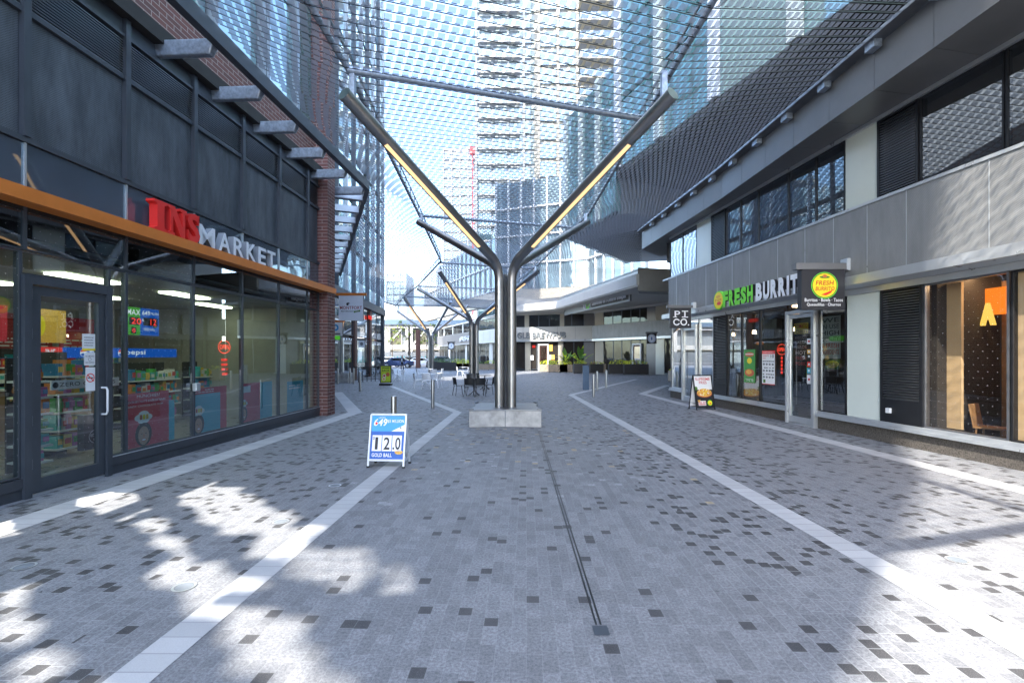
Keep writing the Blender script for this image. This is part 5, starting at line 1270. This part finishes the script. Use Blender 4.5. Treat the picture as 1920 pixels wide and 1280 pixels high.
# ------------------------------------------------------------------ A-frame boards
def aframe(px0, px1, ybase, h_, lab, draw, rz=0, fm='white_metal', w_=None, spread=.42, legs=.12, back='paper'):
    Y = K*H/(ybase-HY); x0, x1 = (px0-CX)/K*Y, (px1-CX)/K*Y; W_ = w_ or (x1-x0)
    t = thing('sandwich_board', lab, 'sandwich board', 'sandwich boards', ((x0+x1)/2, Y, 0), rz)
    top = Vector((0, spread*.42, h_)); 
    for nm, yb, sg_ in (('front', 0, -1), ('rear', spread*.84, 1)):
        f = MB(fm); 
        for sx in (-1, 1): f.bar((sx*W_/2, yb, .01), (sx*W_/2, top.y-.0+sg_*.012, h_), .026, .026)
        f.bar((-W_/2, yb+(top.y-yb)*legs/h_, legs), (W_/2, yb+(top.y-yb)*legs/h_, legs), .02, .03); f.bar((-W_/2, top.y+sg_*.012, h_), (W_/2, top.y+sg_*.012, h_), .026, .026)
        f.build(nm+'_frame', t)
    nrm = Vector((0, -h_, top.y)).normalized(); up = Vector((0, top.y, h_)).normalized()
    o = Vector((-W_/2+.015, 0, 0)) + up*(legs+.01); m = MB(back); hp = (Vector((0,top.y,h_)).length-legs-.03)
    q = Pl(m, o, (1,0,0), up); pbox(q, 0, 0, W_-.03, hp, -.008, 0, back); draw(q, W_-.03, hp); m.build('front_poster', t)
    m = MB(back); up2 = Vector((0, -(spread*.84-top.y), h_)).normalized(); o2 = Vector((W_/2-.015, spread*.84, 0)) + up2*(legs+.01); q = Pl(m, o2, (-1,0,0), up2); pbox(q, 0,0,W_-.03,hp,-.008,0,back); m.build('rear_poster', t)
    for sx in (-1,1):
        for yb in (0, spread*.84): MB('rubber').cube(sx*W_/2-.018, sx*W_/2+.018, yb-.018, yb+.018, 0.001, .03).build('foot', t)
    m = MB(fm); m.bar((-W_/2,.08,.22),(-W_/2,spread*.84-.08,.22),.012,.012); m.bar((W_/2,.08,.22),(W_/2,spread*.84-.08,.22),.012,.012); m.build('stay', t)
    return t
def d649(q, W, H_):
    q.rect(0,0,W,H_,'blue',1); q.rect(0,H_*.62,W,H_,'light_blue',2); q.poly([(W*.55,H_*.62),(W,H_*.62),(W,H_*.80)],'paper',3); q.rect(0,H_*.56,W,H_*.64,'blue',4)
    q.text('649',W*.05,H_*.76,W*.40,H_*.17,'paper',5,.05,skew=.15); q.ell(W*.14,H_*.82,W*.035,H_*.03,'red_paint',6); q.text('LOTTO',W*.2,H_*.93,W*.2,H_*.04,'paper',5,.01); q.text('$5 MILLION',W*.48,H_*.83,W*.48,H_*.08,'paper',5,.03); q.text('+',W*.84,H_*.70,W*.07,H_*.05,'ink',5,.03)
    for k, (t, x) in enumerate((('1',.05),('2',.35),('.0',.65))):
        q.rect(W*x,H_*.19,W*(x+.28),H_*.55,'paper',5); q.text(t, W*(x+(.09 if k == 0 else .05 if k == 1 else .02)),H_*.225,W*(.085 if k == 0 else .18 if k == 1 else .23),H_*.28,'ink',7,.0 if k == 0 else .03)
    q.text('$',W*.07,H_*.44,W*.05,H_*.08,'ink',7,.01); q.text('GOLD BALL',W*.06,H_*.06,W*.60,H_*.085,'paper',5,.04); q.ell(W*.86,H_*.17,W*.12,H_*.05,'cheese',5)
aframe(689, 757, 877, .83, 'white lottery sandwich board reading 12.0 gold ball, front left of the column', d649, radians(-4), back='paper')
def dSF(q, W, H_):
    q.rect(0,0,W,H_,'paper',1); q.text('SUPREME',W*.08,H_*.85,W*.84,H_*.09,'ink_red',3,.02); q.text('FRIES',W*.28,H_*.74,W*.44,H_*.09,'ink_red',3,.02)
    q.rect(0,0,W,H_*.56,'ink',2); q.ell(W*.52,H_*.43,W*.44,H_*.12,'food_red',3); q.ell(W*.52,H_*.46,W*.42,H_*.13,'cheese',4); 
    for k in range(40): a = 2*pi*R(); r_ = sqrt(R()); q.ell(W*.52+W*.38*r_*cos(a),H_*.47+H_*.11*r_*sin(a),W*.035,H_*.018,random.choice(['yellow','food_red','paper','cheese']),5+k%4,8)
    q.rect(W*.12,H_*.05,W*.55,H_*.20,'paper',3); q.lines(W*.14,H_*.07,W*.53,H_*.19,2,'ink_red',4,.6); q.poly([(W*.08,H_*.22),(W*.26,H_*.24),(W*.16,H_*.12)],'cheese',4); q.ell(W*.78,H_*.13,W*.14,H_*.09,'green_paint',3); q.ell(W*.78,H_*.13,W*.12,H_*.075,'yellow',4); q.ell(W*.8,H_*.11,W*.05,H_*.02,'red_paint',5)
    q.ell(W*.06,H_*.6,W*.1,H_*.06,'leaf_mid',4)
aframe(1305, 1342, 768, 1.12, 'black framed sandwich board advertising supreme fries outside the burrito shop', dSF, radians(14), 'ink', .68, .5, .08)
def dBK(q, W, H_):
    q.rect(0,0,W,H_,'yellow_green',1); q.text('BACK',W*.1,H_*.66,W*.8,H_*.16,'leaf_dark',3,.03); q.ell(W*.72,H_*.48,W*.2,H_*.13,'food_red',3); q.ell(W*.35,H_*.4,W*.18,H_*.11,'paper',3); q.ell(W*.35,H_*.4,W*.13,H_*.08,'food_red',4); q.ell(W*.3,H_*.2,W*.18,H_*.11,'paper',3); q.ell(W*.3,H_*.2,W*.13,H_*.08,'cheese',4); q.rect(W*.1,H_*.88,W*.9,H_*.94,'leaf_dark',3)
t = thing('poster_stand', 'green poster stand reading BACK on black base by the left patio', 'poster stand', None, (*G(723.5,722),0), 0)
MB('ink').cube(-.33,.33,-.03,.03,.14,1.17).build('frame', t); m = MB('ink'); dBK(Pl(m,(-.28,-.031,.19),(1,0,0),(0,0,1)),.56,.93); m.build('poster', t)
MB('plastic_black').cube(-.34,.34,-.28,.28,.0,.12).build('base', t, bevel=.03)

# ------------------------------------------------------------------ bollards
def mk_bollard(lab, loc):
    t = thing('bollard', lab, 'bollard', 'stainless steel bollards', loc)
    MB('brushed_steel').tube([(0,0,0.01),(0,0,.94),(0,0,.965),(0,0,.975)], [.058,.058,.052,.03], 20).build('post', t, smooth=True)
    MB('rail_steel').tube([(0,0,0),(0,0,.015)], .075, 20).build('flange', t); return t
bo = mk_bollard('steel bollard directly behind the lottery sandwich board', (-2.39,9.7,0))
for px, py, lab in ((811.5,765.6,'steel bollard left of the concrete seat'),(675,733.5,'steel bollard in front of the left patio'),(633.5,719.5,'leftmost steel bollard beside brick pier'),(656,719,'left one of a close pair of bollards by left patio'),(663,719.5,'right one of a close pair of bollards by left patio'),
                    (1113,744,'nearest of the steel bollards right of the column'),(1119.5,732,'second steel bollard right of the column, behind the nearest'),(1136.6,727,'rightmost steel bollard near the pale zigzag band')):
    dup(bo, (*G(px,py),0), 0, lab)
t = thing('information_post', 'flat dark blue rectangular post left of the right-hand bollards', 'post', None, (*G(1098.5,731),0))
MB('blue_post').cube(-.16,.16,-.05,.05,0.012,1.26).build('panel', t, bevel=.01); MB('rail_steel').cube(-.19,.19,-.08,.08,0,.01).build('foot', t)

# ------------------------------------------------------------------ chairs and tables
def mk_chair(mt, lab, loc, rz):
    t = thing('cafe_chair', lab, 'chair', None, loc, rz)     # faces -y
    s = MB(mt); s.hexa([(-.21,-.21,.44),(.21,-.21,.44),(.19,.19,.43),(-.19,.19,.43),(-.21,-.21,.465),(.21,-.21,.465),(.19,.19,.455),(-.19,.19,.455)]); s.build('seat', t, bevel=.01)
    b = MB(mt); n = 8
    for k in range(n):
        a0, a1 = -1+2*k/n, -1+2*(k+1)/n
        f = lambda a, z: (a*.22, .23+.05*(z-.45)/.35-.06*a*a, z)
        b.hexa([f(a0,.50),f(a1,.50),(f(a1,.50)[0],f(a1,.50)[1]+.018,.50),(f(a0,.50)[0],f(a0,.50)[1]+.018,.50),f(a0,.80),f(a1,.80),(f(a1,.80)[0],f(a1,.80)[1]+.018,.80),(f(a0,.80)[0],f(a0,.80)[1]+.018,.80)])
    for sx in (-1,1): b.bar((sx*.19,.19,.45),(sx*.2,.20,.52),.03,.02)
    b.build('backrest', t)
    for sx in (-1,1):
        for sy in (-1,1): MB(mt).tube([(sx*.18,sy*.17,.44),(sx*.235,sy*.24,0)], [.016,.012], 8).build('leg', t, smooth=True)
    return t
def mk_table(mt, top, lab, loc, sz=.35):
    t = thing('cafe_table', lab, 'table', None, loc)
    MB(top).tube([(0,0,.72),(0,0,.745)], sz, 28).build('table_top', t)
    MB(mt).tube([(0,0,.2),(0,0,.72)], .03, 10).build('pedestal', t)
    for k in range(4): a = pi/4+k*pi/2; MB(mt).tube([(0,0,.22),(.2*cos(a),.2*sin(a),.08),(.33*cos(a),.33*sin(a),.012)], .016, 6).build('leg', t)
    return t
tx, ty = G(889,741)
BC = 'black cafe chairs round the tables behind the column'
c0 = mk_chair('plastic_black','black cafe chair at the left of the nearest black table',(G(861,741)[0],G(861,741)[1],0),radians(115)); c0['group'] = BC
mk_table('plastic_black','plastic_black','nearest round black cafe table left of the big column',(tx,ty,0))
for px, py, rz, lab in ((882,743,170,'black cafe chair at the near left of the black table, back to the viewer'),(899,743,195,'black cafe chair at the near right of the black table, back to the viewer'),(918,739,255,'black cafe chair between the black tables and the column, facing left'),(884,729,20,'black cafe chair behind the nearest black table'),(903,727,75,'black cafe chair at the far black table, left side'),(920,726,270,'black cafe chair at the far black table, right side')):
    # chair faces -y at rz 0; 180 turns its back to the viewer
    dup(c0, (*G(px,py),0), radians(rz if rz < 150 or rz > 230 else 180+ (rz-180)), lab, BC)
t2 = mk_table('plastic_black','plastic_black','far round black cafe table behind the nearest one',(*G(909,730),0)); 
WC = 'white cafe chairs on the plaza'
w0 = mk_chair('plastic_white','white cafe chair on the left side of the near white table',(*G(784,727),0),radians(110)); w0['group'] = WC
mk_table('plastic_white','plastic_white','near white cafe table left of the middle column',(*G(799,724),0))
for px, py, rz, lab in ((801,729,175,'white cafe chair in front of the near white table'),(818,727,250,'white cafe chair on the right side of the near white table'),(788,712,100,'white cafe chair left of the far white table'),(812,713,200,'white cafe chair in front of the far white table'),(824,711,260,'white cafe chair right of the far white table'),(742,713,120,'white cafe chair just right of the green poster stand'),(750,715,255,'white cafe chair second to the right of the poster stand'),(862,705,100,'white cafe chair behind the black tables, left'),(874,706,250,'white cafe chair behind the black tables, right')):
    dup(w0, (*G(px,py),0), radians(rz), lab, WC)
w2 = mk_table('plastic_white','plastic_white','far white cafe table in front of the distant column',(*G(803,710),0))
dup(w2, (*G(745,712),0), 0, 'white cafe table right of the green poster stand'); dup(w2, (*G(868,704),0), 0, 'white cafe table in front of the sunlit planters')
# left patio
ft = worldthing('patio_fence', 'low black patio rail with dark infill by the left shopfront', 'fence', (*G(680,718),0))
a = Vector((*G(664,717),0)); b = Vector((*G(711,714),0)); m = MB('black_metal')
for k in range(7):
    c = a+(b-a)*k/6; part(MB('black_metal').tube([c,c+Vector((0,0,1.0))], .025, 8), 'post', ft)
m.bar(a+Vector((0,0,1.0)), b+Vector((0,0,1.0)), .05,.04); m.bar(a+Vector((0,0,.15)), b+Vector((0,0,.15)), .04,.03)
for k in range(36): c = a+(b-a)*(k+.5)/36; m.tube([c+Vector((0,0,.15)),c+Vector((0,0,1.0))], .008, 4, cap=False)
part(m, 'rail_panel', ft)
for px, py, rz, lab in ((672,706,90,'black chair inside the patio rail, leftmost'),(684,704,200,'black chair inside the patio rail, second from left'),(696,706,100,'black chair inside the patio rail, third from left'),(706,703,250,'black chair inside the patio rail, nearest the poster stand'),(650,702,180,'black chair behind the concrete planter at left')):
    dup(c0, (*G(px,py),0), radians(rz), lab, 'black chairs inside the left patio')
dup(t2, (*G(678,704),0), 0, 'black table inside the patio rail, left'); dup(t2, (*G(701,703),0), 0, 'black table inside the patio rail, right')
t = thing('concrete_planter', 'grey concrete block planter between the left bollards', 'planter', None, (*G(646,717),0)); MB('concrete').cube(-.33,.33,-.3,.6,0,.62).build('block', t, bevel=.02); MB('soft_black').cube(-.26,.26,-.2,.5,.622,.63).build('soil', t)

# ------------------------------------------------------------------ planters
def leaves(mb, cx, cy, z, rx, ry, rz_, n, size, mats):
    for _ in range(n):
        u, v, w_ = R()*2-1, R()*2-1, R(); x = cx+u*rx; y = cy+v*ry; zz = z+w_*rz_*(1-.5*(u*u))
        d = Vector((R()-.5,R()-.5,R()-.2)).normalized(); e = d.cross(Vector((R()-.5,R()-.5,R()-.5))).normalized(); s_ = size*(.6+.8*R()); p = Vector((x,y,zz))
        mb.quad(p-d*s_, p+e*s_*.5, p+d*s_, p-e*s_*.5, random.choice(mats))
def mk_planter(lab, loc, W, D, H_, mt, plants, ph, grp, rz=0, dens=1.0):
    t = thing('planter_box', lab, 'planter', grp, loc, rz)
    b = MB(mt); b.cube(-W/2,W/2,-D/2,-D/2+.04,.06,H_); b.cube(-W/2,W/2,D/2-.04,D/2,.06,H_); b.cube(-W/2,-W/2+.04,-D/2+.04,D/2-.04,.06,H_); b.cube(W/2-.04,W/2,-D/2+.04,D/2-.04,.06,H_); b.cube(-W/2+.04,W/2-.04,-D/2+.04,D/2-.04,.06,H_-.08,'soft_black')
    for sx in (-1,1):
        for sy in (-1,1): b.cube(sx*(W/2-.05)-.03,sx*(W/2-.05)+.03,sy*(D/2-.05)-.03,sy*(D/2-.05)+.03,0,.06,'black_metal')
    b.build('box', t)
    f = MB('leaf_mid'); leaves(f, 0, 0, H_-.06, W/2-.02, D/2-.02, ph*1.3, int(150*W*dens), .055, plants); f.build('foliage', t, recalc=False); return t
YG_ = ['flower','flower','yellow_green','leaf_mid']; GN = ['leaf_dark','leaf_mid','leaf_dark']
PG = 'planter boxes along the patios'
specs = [(820,693,1.5,.9,.95,'planter_dark',GN,.4),(832,694,1.5,.9,.95,'planter_dark',GN,.4),(843,695,1.4,.9,.95,'planter_dark',GN,.4),
 (856,692,1.5,.6,.7,'planter_wood',YG_,.5),(868,692,1.6,.6,.7,'planter_wood',YG_,.5),(880,692,1.5,.6,.7,'planter_wood',YG_,.5),
 (922,693,1.9,.5,.75,'planter_wood',YG_,.35),(907,694,1.2,.5,.75,'planter_wood',GN,.3),(975,694,1.5,.7,.8,'planter_dark',YG_,.45),(1028,697,1.9,.55,.8,'planter_wood',YG_,.4),(1046,698,1.9,.55,.8,'planter_wood',YG_,.4),(1061,698,1.3,.55,.8,'planter_wood',YG_,.4),
 (1088,700,1.3,.9,.95,'planter_dark',YG_,.3),(1118,699,1.3,.9,.9,'planter_dark',GN+['flower','food_red'],.25),(1142,697,1.6,.6,.85,'planter_wood',['flower','food_red','leaf_mid'],.4),(1160,701,1.9,.6,.95,'planter_dark',YG_,.35),(1178,699,1.2,.6,.9,'planter_dark',YG_,.3),(1192,702,2.2,.6,.95,'planter_dark',YG_,.35),(1268,716,.9,.6,.75,'planter_wood',YG_,.3)]
labs = ['first dark planter box with dark green plants, right of the farthest column','second dark planter box with dark green plants','third dark planter box with dark green plants, nearest the middle column',
 'pale planter box with yellow plants, left of three','pale planter box with yellow plants, middle of three','pale planter box with yellow plants, right of three beside middle column',
 'long pale planter box just left of the big column','short pale planter box with green plants between the two columns','dark planter box with yellow plants just right of the big column','sunlit planter box right of the brewpub door','second sunlit planter box right of the brewpub door','third, shortest sunlit planter box right of the brewpub door',
 'dark cube planter with banana plant behind the blue post','dark cube planter right of the blue post','brown planter box with orange flowers','long black planter box in front of the white framed door','short black planter box between two long ones','longest black planter box, nearest the round emblem sign','planter box seen beside the far corner shop']
for i, (px, py, W, D, H_, mt, pl_, ph) in enumerate(specs):
    Yp = K*H/(py-HY); mk_planter(labs[i], ((px-CX)/K*Yp, Yp, 0), W*(1 if Yp > 30 else 1), D, H_, mt, pl_, ph, PG)
# big-leaf plants
def banana(px, py, h_, lab):
    x, y = G(px, py); t = thing('banana_plant', lab, 'plant', 'big-leaved plants by the brewpub', (x, y+.2, .8)); m = MB('leaf_mid'); st_ = MB('leaf_mid')
    for k in range(9):
        a = 2*pi*k/9+R()*.4; L = h_*(.55+.4*R()); el = radians(48+30*R()); p = Vector((0,0,.1)); dr_ = Vector((cos(a)*cos(el), sin(a)*cos(el), sin(el))); pts = [p]
        for s_ in range(6): p = p+dr_*L/6; dr_ = (dr_+Vector((0,0,-.16))).normalized(); pts.append(p)
        st_.tube(pts[:3], .018, 5)
        sd_ = Vector((-sin(a), cos(a), 0))
        for s_ in range(2, 6):
            w0_, w1_ = [0,0,.03,.16,.19,.12,.0][s_], [0,0,.03,.16,.19,.12,.0][s_+1]
            m.quad(pts[s_]-sd_*w0_, pts[s_]+sd_*w0_, pts[s_+1]+sd_*w1_, pts[s_+1]-sd_*w1_, random.choice(['leaf_mid','yellow_green','leaf_mid']))
    m.build('leaves', t, recalc=False); st_.build('stems', t)
banana(1062, 698, 1.9, 'pale green big-leaved plant standing behind the sunlit planters'); banana(1088, 700, 2.4, 'taller big-leaved plant in the dark cube planter')

# ------------------------------------------------------------------ street: posts, trees, cars, person
for px, yb, yt, wd, lab in ((784,690,618,.55,'dark brown steel post left of the farthest column'),(706.5,692,606,.5,'slim brown post at the corner of the far left shopfront')):
    Yp = K*H/(yb-HY); z1 = H+(HY-yt)/K*Yp; x = (px-CX)/K*Yp; t = thing('steel_post', lab, 'post', None, (x,Yp,0)); MB('brown_steel').cube(-wd/2,wd/2,-wd/2,wd/2,0.03,z1).build('shaft', t); MB('rail_steel').cube(-wd/2-.1,wd/2+.1,-wd/2-.1,wd/2+.1,0,.028).build('base_plate', t)
def bare_tree(px, py, h_, lab, leafy=60):
    x, y = G(px, py); t = thing('street_tree', lab, 'tree', 'young street trees', (x, y, 0)); m = MB('bark'); lf_ = MB('yellow_green')
    m.tube([(0,0,0),(.05,0,h_*.4),(0,.05,h_*.75),(.05,0,h_)], [.11,.085,.05,.015], 8)
    cr_ = MB('bark')
    def br(p, d, L, r_, dep):
        q = p+d*L; cr_.tube([p,q], [r_, r_*.6], 4, cap=False)
        if dep == 0:
            for _ in range(3):
                c = q+Vector((R()-.5,R()-.5,R()-.5))*.35; s_ = .06+.05*R(); e = Vector((R()-.5,R()-.5,R()-.5)).normalized(); g = e.cross(Vector((0,.3,1))).normalized(); lf_.quad(c-e*s_, c+g*s_*.6, c+e*s_, c-g*s_*.6, random.choice(['yellow_green','leaf_mid','bark']))
            return
        for _ in range(3): br(q-d*L*.15*R(), (d+Vector((R()-.5,R()-.5,R()*.5-.1))*1.1).normalized(), L*.72, r_*.6, dep-1)
    for k in range(9):
        a = k*2.4; z = h_*(.38+.06*k); br(Vector((0,0,z)), Vector((cos(a),sin(a),.75)).normalized(), h_*.13, .035, 3)
    m.build('trunk', t, smooth=True); cr_.build('branches', t, recalc=False); lf_.build('crown', t, recalc=False)
bare_tree(768, 689.5, 6.3, 'young nearly bare tree standing in front of the garage')
bare_tree(800, 688, 5.6, 'young nearly bare tree partly behind the farthest column')
bare_tree(735, 686, 6.0, 'young nearly bare tree left of the walking person')
def car(x, y, rz, mt, lab, L=4.5, suv=0):
    t = thing('parked_car', lab, 'car', 'cars on the street', (x,y,0), rz)
    W = 1.8; prof = [(-2.25,.32),(-2.28,.62),(-2.1,.82),(-1.3,.95),(-.75,1.38+suv),(.75,1.42+suv),(1.55,1.0+suv*.6),(2.2,.9+suv*.3),(2.27,.6),(2.25,.32)]
    b = MB(mt); n = len(prof)
    secs = [(-.9,.93),(-.82,1.0),(.82,1.0),(.9,.93)]
    vs = []
    for yy, sc in secs:
        for (px_, pz) in prof: vs.append((px_*sc*L/4.5, yy*(1 if pz < 1 else .86), .3+(pz-.3)*(1 if abs(yy) < .85 else .96)))
    fs = [(i*n+k, i*n+(k+1)%n, (i+1)*n+(k+1)%n, (i+1)*n+k) for i in range(3) for k in range(n)] + [tuple(range(n-1,-1,-1)), tuple(range(3*n,4*n))]
    b.add(vs, fs); b.build('body', t, smooth=True)
    for sy in (-1,1):
        g = MB('car_glass'); yy = sy*.80; g.add([(-1.15,yy*1.02,.98),(1.35,yy*1.02,1.0+suv*.5),(.72,yy,1.34+suv),(-.72,yy,1.31+suv)], [(0,1,2,3)]); 
        g2 = [Vector(v) + Vector((0, sy*.03, 0)) for v in g.v]; g.v = [tuple(v) for v in g2]; g.build('side_window', t)
    for (x0,z0,x1,z1) in ((-1.32,.97,-.78,1.36+suv),(1.53,1.02+suv*.5,.80,1.40+suv)):
        MB('car_glass').quad((x0*1.01,-.68,z0+.01),(x0*1.01,.68,z0+.01),(x1*1.01,.62,z1+.01),(x1*1.01,-.62,z1+.01)).build('windscreen', t)
    for sx in (-1.4,1.4):
        for sy in (-1,1):
            wh = MB('rubber').tube([(sx,sy*.72,.33),(sx,sy*.93,.33)], .33, 18).build('wheel', t, smooth=True); MB('silver').tube([(sx,sy*.93,.33),(sx,sy*.94,.33)], .2, 12).build('rim', wh)
    for sy in (-.6,.6): MB('sign_white').cube(-2.29,-2.2,sy-.2,sy+.2,.64,.76).build('headlight', t); MB('ink_red').cube(2.2,2.28,sy-.2,sy+.2,.68,.82).build('tail_light', t)
    return t
def CXY(px, Y): return (px-CX)/K*Y
rz_ = radians(9)
car(CXY(745,66), 66, rz_, 'car_blue', 'dark blue hatchback parked behind the walking person')
car(CXY(727,71), 71, rz_, 'car_white', 'white car behind the dark blue one', suv=.1)
car(CXY(786,70), 70, rz_, 'car_white', 'white car behind the brown post')
car(CXY(830,68), 68, rz_+pi, 'car_grey', 'grey car right of the farthest column', suv=.2)
car(CXY(770,76), 76, rz_, 'car_grey', 'grey car at the far kerb behind the bare tree', suv=.15)
# person
def person(px, py, hgt, lab):
    x, y = G(px, py); t = thing('person', lab, 'person', None, (x, y, 0), 0); s = hgt/1.75
    V = [(0,0,.95),(0,0,1.15),(0,0,1.4),(0,0,1.5),(0,0,1.62),(-.19,0,1.4),(-.25,.0,1.13),(-.27,-.05,.86),(.19,0,1.4),(.25,0,1.13),(.26,.08,.87),(-.1,0,.9),(-.1,-.06,.5),(-.09,.02,.08),(-.09,-.12,.03),(.1,0,.9),(.11,.06,.5),(.1,.16,.1),(.1,.05,.03),(0,-.01,1.72)]
    E = [(0,1),(1,2),(2,3),(3,4),(2,5),(5,6),(6,7),(2,8),(8,9),(9,10),(0,11),(11,12),(12,13),(13,14),(0,15),(15,16),(16,17),(17,18),(4,19)]
    Rr = [.15,.14,.17,.06,.095,.07,.05,.035,.07,.05,.035,.09,.065,.045,.04,.09,.065,.045,.04,.07]
    me = bpy.data.meshes.new('body'); me.from_pydata([(a*s,b*s,c*s) for a,b,c in V], E, []); o = bpy.data.objects.new('body', me); COL.objects.link(o); o.parent = t
    md = o.modifiers.new('skin','SKIN'); 
    for i, sv in enumerate(me.skin_vertices[0].data): sv.radius = (Rr[i]*s, Rr[i]*s*.85); sv.use_root = (i == 0)
    o.modifiers.new('sub','SUBSURF').levels = 1; o.modifiers['sub'].render_levels = 2; me.materials.append(MATS['suit'])
    # clothing and head
    MB('skin').tube([(0,-.01,1.53*s),(0,-.01,1.58*s),(0,-.015,1.66*s),(0,-.01,1.735*s),(0,0,1.77*s)], [.05,.085,.1,.085,.03], 12).build('head', t, smooth=True)
    MB('hair').tube([(0,.02,1.66*s),(0,.015,1.745*s),(0,.01,1.785*s)], [.1,.095,.04], 12).build('hair', t, smooth=True)
    MB('paper').hexa([(-.05*s,-.16*s,1.05*s),(.05*s,-.16*s,1.05*s),(.05*s,-.12*s,1.05*s),(-.05*s,-.12*s,1.05*s),(-.07*s,-.175*s,1.42*s),(.07*s,-.175*s,1.42*s),(.06*s,-.1*s,1.44*s),(-.06*s,-.1*s,1.44*s)]).build('shirt', t)
    return t
person(754, 696.5, 1.72, 'person in dark suit and white shirt walking towards the viewer')
